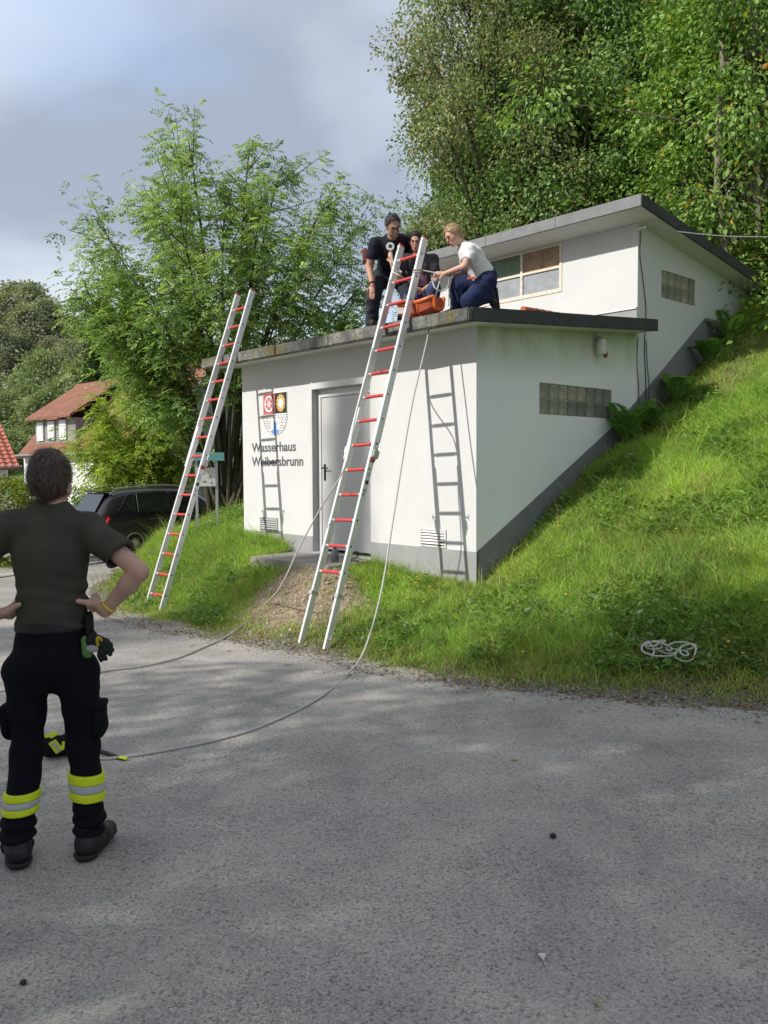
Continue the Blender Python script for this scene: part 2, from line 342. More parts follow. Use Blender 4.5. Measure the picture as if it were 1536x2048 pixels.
# ------------------------------------------------------------------ the white pump house
PH = thing('pump_house', 'white rendered two-level flat-roofed pump house cut into the grassy slope', 'building', tuple(BC), BA)
WL = 4.784; X2 = 3.375; XB = 8.6
def sb(X): return 3.205 + 0.0792 * (X + 0.5)          # lower roof slab underside / top
def st(X): return 3.352 + 0.0815 * (X + 0.5)
def ub(X): return 5.086 - 0.141 * (X - 2.87)          # upper roof slab underside / top
def ut(X): return 5.240 - 0.141 * (X - 2.87)
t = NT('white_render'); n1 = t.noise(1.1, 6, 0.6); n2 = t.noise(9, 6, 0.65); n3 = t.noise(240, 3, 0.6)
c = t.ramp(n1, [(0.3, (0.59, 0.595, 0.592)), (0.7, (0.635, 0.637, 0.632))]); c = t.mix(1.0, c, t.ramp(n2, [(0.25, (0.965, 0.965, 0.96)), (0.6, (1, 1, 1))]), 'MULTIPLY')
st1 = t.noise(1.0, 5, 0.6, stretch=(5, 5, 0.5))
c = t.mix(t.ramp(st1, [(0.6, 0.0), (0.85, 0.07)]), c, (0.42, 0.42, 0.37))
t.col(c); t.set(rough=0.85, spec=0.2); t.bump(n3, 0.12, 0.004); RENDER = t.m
t = NT('lifted_side_render'); n1 = t.noise(1.1, 6, 0.6); n3 = t.noise(240, 3, 0.6)          # same paint, lightened to lift the shaded wall; green algae film under the eaves
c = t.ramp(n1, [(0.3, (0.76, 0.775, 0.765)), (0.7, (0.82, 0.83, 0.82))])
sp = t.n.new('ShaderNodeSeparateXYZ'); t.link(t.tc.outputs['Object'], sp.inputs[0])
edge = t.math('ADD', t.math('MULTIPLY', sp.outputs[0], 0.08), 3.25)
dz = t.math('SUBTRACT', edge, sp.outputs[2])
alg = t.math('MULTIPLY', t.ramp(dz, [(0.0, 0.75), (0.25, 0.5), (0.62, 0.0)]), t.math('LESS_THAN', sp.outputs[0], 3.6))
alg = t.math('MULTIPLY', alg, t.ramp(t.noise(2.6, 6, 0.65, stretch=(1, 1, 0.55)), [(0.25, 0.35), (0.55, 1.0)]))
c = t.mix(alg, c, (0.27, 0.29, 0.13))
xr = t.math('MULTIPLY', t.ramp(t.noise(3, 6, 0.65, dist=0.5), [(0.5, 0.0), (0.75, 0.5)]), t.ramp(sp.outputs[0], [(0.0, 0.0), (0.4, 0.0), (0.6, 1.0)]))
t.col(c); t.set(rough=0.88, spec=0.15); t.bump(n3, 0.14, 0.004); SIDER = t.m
PLINTH = simple('grey_plinth_paint', (0.30, 0.305, 0.31), 0.8, var=0.10, scale=4, bump=0.12, bscale=160)
t = NT('weathered_concrete'); n1 = t.noise(3.2, 7, 0.68); n2 = t.noise(26, 6, 0.65); n3 = t.noise(1.6, 6, 0.6, stretch=(1, 1, 0.4))
c = t.ramp(n1, [(0.25, (0.05, 0.052, 0.048)), (0.45, (0.12, 0.122, 0.115)), (0.6, (0.22, 0.22, 0.205)), (0.8, (0.36, 0.355, 0.33))])
c = t.mix(1.0, c, t.ramp(n2, [(0.3, (0.55, 0.55, 0.55)), (0.7, (1.3, 1.3, 1.28))]), 'MULTIPLY')
ms = t.math('MULTIPLY', t.ramp(t.noise(2.3, 6, 0.7, dist=0.6), [(0.5, 0.0), (0.62, 1.0)]), t.ramp(t.noise(30, 4, 0.7), [(0.35, 0.1), (0.6, 0.9)]))
c = t.mix(ms, c, t.mix(t.noise(14, 3), (0.09, 0.075, 0.018), (0.22, 0.17, 0.04)))
t.col(c); t.set(rough=0.95, spec=0.1); t.bump(t.math('ADD', n2, t.math('MULTIPLY', ms, 0.6)), 0.7, 0.02); CONC = t.m
t = NT('roofing_felt_edge'); n1 = t.noise(180, 3, 0.7); n2 = t.noise(3, 5, 0.6)
c = t.mix(1.0, t.ramp(n1, [(0.3, (0.13, 0.135, 0.14)), (0.7, (0.30, 0.305, 0.31))]), t.ramp(n2, [(0.3, (0.82, 0.82, 0.82)), (0.7, (1.12, 1.12, 1.12))]), 'MULTIPLY')
t.col(c); t.set(rough=0.9, spec=0.2); t.bump(n1, 0.35, 0.004); FELT = t.m
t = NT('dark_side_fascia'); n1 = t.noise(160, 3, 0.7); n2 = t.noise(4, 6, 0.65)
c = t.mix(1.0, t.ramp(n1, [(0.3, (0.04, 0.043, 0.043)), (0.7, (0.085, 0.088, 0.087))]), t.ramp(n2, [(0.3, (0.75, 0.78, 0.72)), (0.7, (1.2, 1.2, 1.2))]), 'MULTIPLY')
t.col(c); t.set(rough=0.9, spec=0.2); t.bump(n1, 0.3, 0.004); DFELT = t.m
SOFFIT = simple('soffit_paint', (0.60, 0.60, 0.575), 0.85, var=0.06, scale=3)
ALU = simple('aluminium', (0.72, 0.73, 0.73), 0.36, metal=0.75, var=0.08, scale=14, spec=0.5)
FRAMEM = simple('flaking_window_paint', (0.66, 0.60, 0.50), 0.8, var=0.28, scale=22, bump=0.2, bscale=90)
DARK = simple('black_plastic', (0.02, 0.02, 0.022), 0.5, var=0.1)
# front wall with the door recess cut out, other walls, all one mesh each
DY0, DY1, DZ0, DZ1 = 1.80, 3.03, 0.50, 2.768
m = MB()
m.prism([(0, 0, -0.3), (0, DY0, -0.3), (0, DY0, sb(0) + .02), (0, 0, sb(0) + .02)], (0.25, 0, 0)).prism([(0, DY1, -0.3), (0, WL, -0.3), (0, WL, sb(0) + .02), (0, DY1, sb(0) + .02)], (0.25, 0, 0))
m.prism([(0, DY0, DZ1), (0, DY1, DZ1), (0, DY1, sb(0) + .02), (0, DY0, sb(0) + .02)], (0.25, 0, 0)).prism([(0, DY0, -.3), (0, DY1, -.3), (0, DY1, DZ0), (0, DY0, DZ0)], (0.25, 0, 0))
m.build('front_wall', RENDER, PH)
def grid_wall(holes, poly_top, x0, x1, zb):
    """vertical wall strips in the plane y=0 with rectangular holes; poly_top(x) gives the top"""
    m = MB(); xs = sorted({x0, x1} | {h[0] for h in holes} | {h[1] for h in holes} | {X2 if x0 < X2 < x1 else x0})
    for a, b in zip(xs, xs[1:]):
        cuts = [(h[2], h[3]) for h in holes if h[0] <= a + 1e-6 and h[1] >= b - 1e-6]
        z = zb
        for lo, hi in cuts: m.prism([(a, 0, z), (b, 0, z), (b, 0, lo), (a, 0, lo)], (0, 0.2, 0)); z = hi
        m.prism([(a, 0, z), (b, 0, z), (b, 0, poly_top(b)), (a, 0, poly_top(a))], (0, 0.2, 0))
    return m
LWIN = (1.157, 2.75, 2.318, 2.702); UWIN = (4.02, 5.015, 4.105, 4.497)
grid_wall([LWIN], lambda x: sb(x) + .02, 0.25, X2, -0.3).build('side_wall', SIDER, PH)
grid_wall([UWIN], lambda x: ub(x) + .02, X2, XB, 0.5).build('upper_side_wall', RENDER, PH)
MB().box(0.25, XB, WL - 0.2, WL, -0.3, 3.2).box(X2 + 0.2, XB, WL - 0.2, WL, 3.2, 4.28).build('far_side_wall', RENDER, PH)
# corner piece closes the 0..0.25 strip of the side wall
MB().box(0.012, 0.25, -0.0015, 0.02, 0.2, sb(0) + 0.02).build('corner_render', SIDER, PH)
# upper front wall with window opening
UY0, UY1, UZ0, UZ1 = 1.277, 3.475, 4.33, 5.012
m = MB(); zt = ub(X2) + .02
for y0, y1, z0, z1 in ((.004, UY0, 3.2, zt), (UY1, WL, 3.2, zt), (UY0, UY1, 3.2, UZ0), (UY0, UY1, UZ1, zt)):
    m.prism([(X2 - 0.001, y0, z0), (X2 - 0.001, y1, z0), (X2 - 0.001, y1, z1), (X2 - 0.001, y0, z1)], (0.2, 0, 0))
m.build('upper_front_wall', RENDER, PH)
MB().box(X2 - 0.03, X2 - 0.001, 0, WL, 3.862, 3.885).build('flashing_strip', ALU, PH)
MB().box(X2 - 0.012, X2 - 0.001, 0.0, WL, 3.60, 3.862).build('flashing_upstand', PLINTH, PH)
MB().box(X2 - 0.04, X2 - 0.002, 0.02, 3.9, 5.028, 5.048).build('trim_rail', simple('zinc_rail', (0.2, 0.2, 0.2), 0.6, metal=0.4), PH)
# lower roof slab: body, soffit, fascia blocks with joints, dark side fascia
m = MB(); A0, A1 = -0.48, 3.34
m.prism([(A0, -0.31, sb(A0) + .012), (A1, -0.31, sb(A1) + .012), (A1, -0.31, st(A1) - .004), (A0, -0.31, st(A0) - .004)], (0, WL + 0.31 + 0.34, 0)); LR = m.build('lower_roof', simple('roof_gravel', (0.17, 0.165, 0.15), 0.95, var=0.3, scale=12, bump=0.6, bscale=70, bdist=.02), PH)
joints = [-0.33, 0.93, 2.02, 3.18, 4.32, WL + 0.355]
for i, (y0, y1) in enumerate(zip(joints, joints[1:])):
    dx = random.uniform(-.008, .006); m = MB(); g = 0.006
    m.prism([(A0 - .02 + dx, y0 + g, sb(-.5)), (A0 + .10, y0 + g, sb(-.4)), (A0 + .10, y0 + g, st(-.4)), (A0 - .02 + dx, y0 + g, st(-.5))], (0, y1 - y0 - 2 * g, 0)).build('fascia_block', CONC, LR, bevel=0.012)
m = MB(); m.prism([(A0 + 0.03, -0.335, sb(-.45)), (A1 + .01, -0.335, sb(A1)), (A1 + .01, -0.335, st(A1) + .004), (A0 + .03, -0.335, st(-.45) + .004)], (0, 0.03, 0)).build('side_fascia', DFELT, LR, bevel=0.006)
m = MB(); m.prism([(A0 + .10, -0.30, sb(-.4) + .012), (A1, -0.30, sb(A1) + .012), (A1, WL + .33, sb(A1) + .012), (A0 + .10, WL + .33, sb(-.4) + .012)], (0, 0, -0.008)).build('soffit', SOFFIT, LR)
# upper roof
m = MB(); B0, B1 = 2.885, XB + 0.4
m.prism([(B0, -0.315, ub(B0) + .02), (B1, -0.315, ub(B1) + .02), (B1, -0.315, ut(B1) - .004), (B0, -0.315, ut(B0) - .004)], (0, WL + 0.63, 0)); UR = m.build('upper_roof', simple('dark_roof_felt', (0.07, 0.07, 0.07), 0.95, var=0.2, scale=9), PH)
js = [-0.335, 1.02, 2.32, 3.62, WL + .335]
for y0, y1 in zip(js, js[1:]):
    m = MB(); m.prism([(B0 - .02, y0 + .002, ub(B0)), (B0 + .02, y0 + .002, ub(B0)), (B0 + .02, y0 + .002, ut(B0) + .003), (B0 - .02, y0 + .002, ut(B0) + .003)], (0, y1 - y0 - .004, 0)).build('front_fascia_strip', FELT, UR, bevel=.005)
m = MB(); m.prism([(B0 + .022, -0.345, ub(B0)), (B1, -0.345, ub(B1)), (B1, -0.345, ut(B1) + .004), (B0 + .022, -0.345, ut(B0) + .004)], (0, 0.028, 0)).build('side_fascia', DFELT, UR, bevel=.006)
m = MB(); m.prism([(B0 + .022, -0.315, ub(B0) + .018), (B1, -0.315, ub(B1) + .018), (B1, WL + .31, ub(B1) + .018), (B0 + .022, WL + .31, ub(B0) + .018)], (0, 0, -0.012)).build('soffit', SOFFIT, UR)
# plinth: front band and stepped side band
m = MB()
for y0, y1 in ((-.004, DY0), (DY1, WL + .004)): m.box(-0.004, 0.05, y0, y1, -0.3, 0.716)
m.box(-0.003, .05, DY0, DY1, -.3, .49); m.build('front_plinth', PLINTH, PH)
pl = [(0.003, 0.716), (0.508, 0.985), (1.381, 1.455), (2.96, 2.308), (4.01, 3.028), (5.35, 3.97), (5.75, 3.97), (6.6, 3.6)]
m = MB()
for (xa, za), (xb, zb_) in zip(pl, pl[1:]): m.prism([(xa, -0.004, za - 1.6), (xb, -0.004, zb_ - 1.6), (xb, -0.004, zb_), (xa, -0.004, za)], (0, 0.02, 0))
m.build('side_plinth', simple('dark_grey_plinth_paint', (0.185, 0.19, 0.195), 0.8, var=0.12, scale=4, bump=0.1, bscale=160), PH)
# glass-block windows: every block its own part
t = NT('glass_block'); n1 = t.noise(9, 4, 0.6, stretch=(1, 1, 0.6)); wv = t.n.new('ShaderNodeTexWave'); wv.inputs['Scale'].default_value = 22; wv.inputs['Distortion'].default_value = 1.5; t.link(t.tc.outputs['Object'], wv.inputs[0])
rnd = t.n.new('ShaderNodeObjectInfo'); c = t.ramp(rnd.outputs['Random'], [(0.0, (0.17, 0.18, 0.16)), (0.5, (0.25, 0.255, 0.225)), (1.0, (0.34, 0.32, 0.27))])
c = t.mix(1.0, c, t.ramp(n1, [(0.3, (0.6, 0.6, 0.6)), (0.7, (1.5, 1.45, 1.35))]), 'MULTIPLY')
t.col(c); t.set(rough=0.16, spec=0.6); t.bump(wv.outputs[0], 0.35, 0.006); GBLOCK = t.m
MORTAR = simple('white_joint', (0.62, 0.62, 0.6), 0.85, var=0.08)
def glass_window(name, win, nx, nz):
    x0, x1, z0, z1 = win
    w = MB().box(x0 + .001, x1 - .001, 0.025, 0.09, z0 + .001, z1 - .001).build(name, MORTAR, PH); sx = (x1 - x0) / nx; sz = (z1 - z0) / nz; g = 0.006; me = None
    for i in range(nx):
        for k in range(nz):
            if me is None:
                b = MB().box(-sx / 2 + g, sx / 2 - g, 0, 0.03, -sz / 2 + g, sz / 2 - g).build('glass_block', GBLOCK, w, bevel=0.006); me = b.data
            else: b = bpy.data.objects.new('glass_block', me); COL.objects.link(b); b.parent = w
            b.location = (x0 + (i + .5) * sx, 0.006 + random.uniform(-.0015, .0015), z0 + (k + .5) * sz); b.rotation_euler = (random.uniform(-.008, .008), 0, random.uniform(-.01, .01))
glass_window('glass_block_window', LWIN, 8, 2); glass_window('upper_glass_block_window', UWIN, 5, 2)
# upper steel window, three lights wide, two high, mixed panes
UW = MB()
def fr(y0, y1, z0, z1): UW.box(X2 - 0.012, X2 + 0.05, y0, y1, z0, z1)
fr(UY0 - .02, UY0 + .025, UZ0 - .03, UZ1); fr(UY1 - .025, UY1 + .02, UZ0 - .03, UZ1); fr(UY0 + .025, UY1 - .025, UZ0 - .035, UZ0 + .022); fr(UY0 + .025, UY1 - .025, UZ1 - .02, UZ1)
YM = [UY0 + .025, 2.016, 2.75, UY1 - .025]
for y in YM[1:3]: fr(y - .022, y + .022, UZ0 + .022, UZ1 - .02)
for a, b in zip(YM, YM[1:]): fr(a + (.022 if a != YM[0] else 0), b - (.022 if b != YM[3] else 0), 4.655, 4.69)
UWO = UW.build('upper_window', FRAMEM, PH)
def pane(name, c, rough, bumpy, var=.2):
    t = NT(name); n1 = t.noise(7, 5, 0.65); cc = t.ramp(n1, [(0.3, tuple(x * (1 - var) for x in c)), (0.7, tuple(x * (1 + var) for x in c))]); t.col(cc); t.set(rough=rough, spec=0.5)
    if bumpy: t.bump(t.voro(120), 0.5, 0.004)
    return t.m
PG = pane('green_wired_pane', (0.10, 0.16, 0.10), .35, True); PBn = pane('rusty_ribbed_pane', (0.30, 0.20, 0.12), .5, True, .4); PGr = pane('grey_frosted_pane', (0.27, 0.29, 0.32), .4, True)
for i, (a, b) in enumerate(zip(YM, YM[1:])):
    for k, (z0, z1) in enumerate(((UZ0 + .022, 4.655), (4.69, UZ1 - .02))):
        mt = PGr if k == 0 else (PBn if i == 0 else PG)
        MB().box(X2 + .012, X2 + .02, a + (.022 if i else 0), b - (.022 if i < 2 else 0), z0, z1).build('pane', mt, UWO)
# door: reveal, frame, leaf, handle
DOORM = simple('light_grey_door_paint', (0.50, 0.505, 0.50), 0.5, var=0.03, scale=3); DFR = simple('pale_door_frame', (0.60, 0.605, 0.605), 0.6, var=.04); REV = simple('reveal_paint', (0.42, 0.425, 0.425), 0.8, var=.06)
MB().box(0.002, 0.16, DY1 - .006, DY1 + .001, DZ0, DZ1).box(0.002, 0.16, DY0 - .001, DY0 + .006, DZ0, DZ1).box(.002, .16, DY0 + .006, DY1 - .006, DZ1 - .006, DZ1 + .001).build('door_reveal', REV, PH)
D = MB().box(0.10, 0.15, DY1 - .075, DY1 - .007, DZ0, DZ1 - .007).box(0.10, 0.15, DY0 + .007, DY0 + .055, DZ0, DZ1 - .007).box(.10, .15, DY0 + .055, DY1 - .075, DZ1 - .115, DZ1 - .007).build('door_frame', DFR, PH, bevel=.004)
MB().box(0.115, 0.155, DY0 + .060, DY1 - .080, DZ0 + .045, DZ1 - .122).build('door_leaf', DOORM, D)
HX = 0.115
hd = MB().box(HX - .012, HX, 2.865, 2.905, 1.50, 1.73).build('handle_plate', DARK, D, bevel=.008)
MB().tube([(HX - .01, 2.885, 1.675), (HX - .06, 2.885, 1.675)], .011).tube([(HX - .055, 2.895, 1.675), (HX - .058, 2.76, 1.672)], .010).build('door_handle', DARK, D, smooth=True)
# concrete landing in front of the door with its grey bucket and cable litter
LND = MB(); LND.prism([(-.76, 1.74, .465), (-.78, 3.45, .46), (-.006, 3.5, .47), (-.006, 1.76, .48)], (0, 0, -.28))
lo = LND.build('door_landing', simple('old_slab', (0.27, 0.255, 0.235), .95, var=.3, scale=7, bump=.5, bscale=60, bdist=.01), PH, bevel=.012)
# louvre vents
for nm, (y0, y1, z0, z1), mt in (('vent', (3.873, 4.327, .728, .939), simple('grey_vent', (.36, .365, .37), .6)), ('vent', (.462, .896, .728, .943), simple('white_vent', (.62, .62, .60), .6))):
    v = MB().box(-.014, -.0045, y0, y0 + .022, z0, z1).box(-.014, -.0045, y1 - .022, y1, z0, z1).box(-.014, -.0045, y0 + .022, y1 - .022, z0, z0 + .018).box(-.014, -.0045, y0 + .022, y1 - .022, z1 - .018, z1).build(nm, mt, PH)
    MB().box(-.0055, -.0042, y0 + .02, y1 - .02, z0 + .016, z1 - .016).build('vent_back', simple('vent_dark', (.05, .05, .05), .8), v)
    n = 5
    for k in range(n):
        zc = z0 + .03 + (k + .35) * (z1 - z0 - .045) / n
        MB().prism([(-.0065, y0 + .022, zc + .014), (-.017, y0 + .022, zc - .004), (-.017, y0 + .022, zc - .008), (-.0065, y0 + .022, zc + .010)], (0, y1 - y0 - .044, 0)).build('slat', mt, v)
# lettering on the wall
LETM = simple('grey_lettering', (0.115, 0.118, 0.12), 0.7, var=.05)
def text_on_wall(s, y_left, y_right, z_base, h):
    cu = bpy.data.curves.new('lettering', 'FONT'); cu.body = s; cu.size = 1.0; cu.extrude = 0.004; cu.offset = 0.018
    o = bpy.data.objects.new('lettering', cu); COL.objects.link(o); dg = bpy.context.evaluated_depsgraph_get(); me = bpy.data.meshes.new_from_object(o.evaluated_get(dg))
    bpy.data.objects.remove(o); xs = [v.co.x for v in me.vertices]; ys = [v.co.y for v in me.vertices]; x0, x1 = min(xs), max(xs); cap = max(ys)
    for v in me.vertices:
        x, y, z = v.co; v.co = (-0.003 - z * 0.5, y_left + (x - x0) / (x1 - x0) * (y_right - y_left), z_base + y / cap * h)
    me.materials.clear(); me.materials.append(LETM); o = bpy.data.objects.new('lettering', me); COL.objects.link(o); o.parent = PH; return o
text_on_wall('Wasserhaus', 4.535, 3.402, 1.924, 0.135)['label'] = 'grey word Wasserhaus, upper line'
text_on_wall('Weibersbrunn', 4.538, 3.233, 1.712, 0.135)['label'] = 'grey word Weibersbrunn, lower line'
# painted coat of arms: shield of flat colour fields
def flat(name, pts2, mat, x, parent): return MB().prism([(x, y, z) for y, z in pts2], (0.0035, 0, 0)).build(name, mat, parent)
CR = {k: simple('crest_' + k, c, .7, var=.05) for k, c in dict(white=(.75, .75, .74), red=(.50, .11, .10), black=(.02, .02, .022), gold=(.55, .36, .10), blue=(.12, .30, .58), ink=(.06, .06, .065)).items()}
yl, yr, zt_, zm, zb_ = 4.204, 3.606, 2.775, 2.475, 2.163; ym = (yl + yr) / 2
low = [(yl, zm)] + [(ym + (yl - ym) * math.cos(a), zm - .04 - (zm - .04 - zb_) * math.sin(a)) for a in [i * math.pi / 16 for i in range(17)]] + [(yr, zm)]
SH = flat('coat_of_arms', [(yl + .012, zt_ + .012)] + [(ym + (y - ym) * 1.03, z - (.012 if z < zm else 0)) for y, z in low] + [(yr - .012, zt_ + .012)], CR['white'], -.0045, PH)
flat('red_field', [(yl, zm), (ym, zm), (ym, zt_), (yl, zt_)], CR['red'], -.0065, SH); flat('black_field', [(ym, zm), (yr, zm), (yr, zt_), (ym, zt_)], CR['black'], -.0065, SH)
def ring(cy, cz, ry, rz, w, n=28, wob=0): 
    m = MB()
    for i in range(n):
        a, b = 2 * math.pi * i / n, 2 * math.pi * (i + 1) / n; ro = 1 + wob * (i % 2); ri = 1 - w
        m.prism([(-.0085, cy + ry * ri * math.cos(a), cz + rz * ri * math.sin(a)), (-.0085, cy + ry * ro * math.cos(a), cz + rz * ro * math.sin(a)), (-.0085, cy + ry * ro * math.cos(b), cz + rz * ro * math.sin(b)), (-.0085, cy + ry * ri * math.cos(b), cz + rz * ri * math.sin(b))], (.0018, 0, 0))
    return m
yc = (yl + ym) / 2; zc = (zm + zt_) / 2; w = ring(yc, zc, .115, .122, .22)
for i in range(6): a = i * math.pi / 3; w.bar((-.0078, yc + .03 * math.cos(a), zc + .03 * math.sin(a)), (-.0078, yc + .09 * math.cos(a), zc + .09 * math.sin(a)), .012, .002, (1, 0, 0))
w.build('wheel', CR['white'], SH); ring(yc, zc, .036, .038, .55, 16).build('wheel_hub', CR['white'], SH)
yc2 = (yr + ym) / 2; ring(yc2, zc, .10, .12, .42, 26, .12).build('golden_frame', CR['gold'], SH); flat('mirror', [(yc2 + .06 * math.cos(a), zc + .088 * math.sin(a)) for a in [i * math.pi / 12 for i in range(24)]], CR['white'], -.0078, SH)
m = MB()                                                                  # masonry joints of the painted wall
def inside(y, z): return z > zm - .04 - (zm - .04 - zb_) * math.sqrt(max(0, 1 - ((y - ym) / (yl - ym)) ** 2)) + .006
for r in range(7):
    z = zm - .038 * (r + 0.6)
    ys = [y for y in np.linspace(yl, yr, 61) if inside(y, z) and not (abs(y - ym) < .10 and z < zm - .09)]
    for a, b in zip(ys, ys[1:]):
        if abs(a - b) < .012: m.bar((-.0068, a, z), (-.0068, b, z), .004, .0018, (1, 0, 0))
    for k in range(9):
        y = yl - .035 - k * .07 - (.035 if r % 2 else 0)
        if y > yr and inside(y, z - .036) and not (abs(y - ym) < .10 and z < zm - .06): m.bar((-.0068, y, z), (-.0068, y, z - .036), .004, .0018, (1, 0, 0))
for a, b in zip(low, low[1:]): m.bar((-.0068, *a), (-.0068, *b), .005, .0018, (1, 0, 0))
m.build('painted_masonry', CR['ink'], SH)
flat('fountain_jet', [(ym + .04, zb_ + .07), (ym - .04, zb_ + .07), (ym - .04, zb_ + .17), (ym - .02, zb_ + .205), (ym + .02, zb_ + .205), (ym + .04, zb_ + .17)], CR['blue'], -.0065, SH)
flat('fountain_basin', [(ym + .105 * math.cos(a), zb_ + .055 + (.045 if math.sin(a) < 0 else .03) * math.sin(a)) for a in [i * math.pi / 10 for i in range(20)]], CR['blue'], -.0068, SH)
# wall lamp, camera-like flood, cables
LMP = MB().box(2.30, 2.36, -.03, -.001, 3.30, 3.40).tube([(2.33, -.02, 3.36), (2.34, -.09, 3.34), (2.34, -.10, 3.28)], .028, 10).build('wall_lamp', simple('lamp_grey', (.33, .33, .32), .5), PH, smooth=True)
MB().lathe([(.05, .12), (.062, .07), (.066, -.05), (.05, -.07)], (2.335, -.105, 3.20), 14).build('lamp_housing', simple('lamp_housing_white', (.62, .62, .60), .45), LMP, smooth=True)
MB().lathe([(.02, .03), (.034, 0), (.03, -.04), (.012, -.055)], (2.40, -.12, 3.145), 10).build('lamp_cap', simple('rust_red', (.26, .09, .06), .6), LMP, smooth=True)
def cable(name, pts, r, mat=DARK): return MB().tube(catmull(pts, 6), r, 6).build(name, mat, PH, smooth=True)
cable('cable', [(3.42, -.02, 4.93), (3.40, -.015, 4.62), (3.50, -.012, 4.25), (3.58, -.012, 3.9), (3.57, -.014, 3.66), (3.56, -.014, 3.5), (3.56, -.012, 3.3), (3.60, -.012, 2.9), (3.62, -.012, 2.5)], .006)
cable('cable', [(3.38, -.012, 3.47), (3.36, -.012, 3.1), (3.42, -.012, 2.75), (3.42, -.012, 2.3)], .005)
cable('cable', [(3.60, -.012, 3.45), (3.64, -.012, 3.1), (3.70, -.012, 2.75), (3.66, -.012, 2.6)], .005)
cable('eye_bolt', [(3.36, 0.0, 4.94), (3.34, -.08, 4.94), (3.37, -.12, 4.95)], .012, ALU)
# ------------------------------------------------------------------ leaves, trees
def unit(a): return a / np.maximum(1e-9, np.linalg.norm(a, axis=-1, keepdims=True))
def leaf_arrays(P, ax, nm, L, Wd, fold=0.12, wpos=0.45):
    """diamond leaves folded on the midrib: returns V (4n,3), F (2n,3)"""
    n = len(P); ax = unit(ax); sd = unit(np.cross(ax, nm)); nm = np.cross(sd, ax); L = np.broadcast_to(L, n)[:, None]; Wd = np.broadcast_to(Wd, n)[:, None]
    mid = P + ax * L * wpos
    V = np.stack([P, mid + sd * Wd * .5 + nm * L * fold, P + ax * L - nm * L * 0.08, mid - sd * Wd * .5 + nm * L * fold], 1).reshape(-1, 3)
    b = np.arange(n)[:, None] * 4; F = np.concatenate([b + np.array([[0, 1, 2]]), b + np.array([[0, 2, 3]])], 0)
    return V, F
def rand_unit(n, rng): return unit(rng.normal(size=(n, 3)))
def pick_tint(n, pal, rng, jit=0.16):
    pal = np.array(pal, float); w = pal[:, 3] / pal[:, 3].sum(); c = pal[rng.choice(len(pal), n, p=w), :3]
    return c * (1 + jit * rng.normal(size=(n, 1))).clip(0.5, 1.6) * (1 + 0.06 * rng.normal(size=(n, 3)))
def bez(a, b, c, n):
    a, b, c = Vector(a), Vector(b), Vector(c); return [a * (1 - t) ** 2 + b * 2 * t * (1 - t) + c * t * t for t in [i / n for i in range(n + 1)]]
LEAF = leafmat('tree_leaves'); LEAF2 = leafmat('ash_leaves', 0.42); GRASSM = leafmat('grass_blades', 0.38, 0.6); FERNM = leafmat('fern_leaves', 0.4)
t = NT('bark'); n1 = t.noise(5, 7, 0.7, stretch=(1, 1, .25)); n2 = t.noise(2.2, 4, .6)
t.col(t.mix(t.ramp(n2, [(.5, 0.), (.7, .45)]), t.ramp(n1, [(.3, (.04, .034, .026)), (.55, (.10, .085, .065)), (.75, (.19, .17, .14))]), (.10, .12, .05))); t.set(rough=.95, spec=.1); t.bump(n1, .8, .03); BARK = t.m
t = NT('pale_bark'); n1 = t.noise(6, 7, 0.7, stretch=(1, 1, .35)); t.col(t.ramp(n1, [(.3, (.09, .08, .06)), (.5, (.2, .18, .14)), (.75, (.36, .34, .28))])); t.set(rough=.95, spec=.1); t.bump(n1, .6, .02); PBARK = t.m
def broadleaf(name, seed, H=12., R=2.6, base=1.2, nclump=90, nl=420, leafL=.10, pal=None, trunk_r=.16, bark=None, lean=0., cl_r=.55, squash=1.0, parent=None):
    rng = np.random.default_rng(seed); wood = MB()
    top = Vector((lean, 0.2 * rng.normal(), H * .93)); tp = bez((0, 0, -.6), (lean * .2, 0, H * .5), top, 9); wood.tube(tp, [trunk_r * (1 - .88 * i / 9) + .01 for i in range(10)], 8)
    cent = []; 
    for i in range(nclump):
        u = rng.random(); z = base + (H - base) * (u ** 0.85); rel = (z - base) / (H - base)
        rr = R * (math.sin(math.pi * min(1, .18 + .82 * rel) ** .8) ** .6) * (0.55 + .5 * rng.random()) * (1 if rel < .85 else .7)
        a = rng.random() * 2 * math.pi; cx = lean * rel
        c = np.array([cx + rr * math.cos(a), rr * math.sin(a) * squash, z]); cent.append(c)
        k = max(0, min(9, (z - .6 - rr * .55) / H * 9)); s0 = tp[int(k)]; c0 = Vector(c)
        wood.tube(bez(s0, (s0 + c0) / 2 + Vector((0, 0, .35 * rr * .3)), c0, 4), [trunk_r * .26 * (1 - .2 * j) + .004 for j in range(5)], 4, False)
    cent = np.array(cent); n = nclump * nl; ci = rng.integers(0, nclump, n); cs = cl_r * (0.6 + .8 * rng.random(nclump))
    off = rng.normal(size=(n, 3)).clip(-1.7, 1.7) * cs[ci][:, None] * np.array([.62, .62, .42]); P = cent[ci] + off
    ax = unit(off + rand_unit(n, rng) * .5 + np.array([0, 0, -.25])); nm = unit(rand_unit(n, rng) * .75 + np.array([0, 0, .8]))
    L = leafL * (0.65 + .6 * rng.random(n)); V, F = leaf_arrays(P, ax, nm, L, L * (.52 + .2 * rng.random(n)))
    tint = pick_tint(n, pal, rng) * (0.85 + .3 * rng.random(nclump))[ci][:, None]
    root = bpy.data.objects.new(name, None); COL.objects.link(root)
    wood.build('trunk', bark or BARK, root, smooth=True, recalc=False); mesh_np('crown', V, F, LEAF, root, col=np.repeat(tint, 4, 0)); return root
GREEN = [(0.157, 0.265, 0.095, 3), (0.209, 0.335, 0.119, 3), (0.301, 0.416, 0.158, 2), (0.116, 0.197, 0.079, 2)]
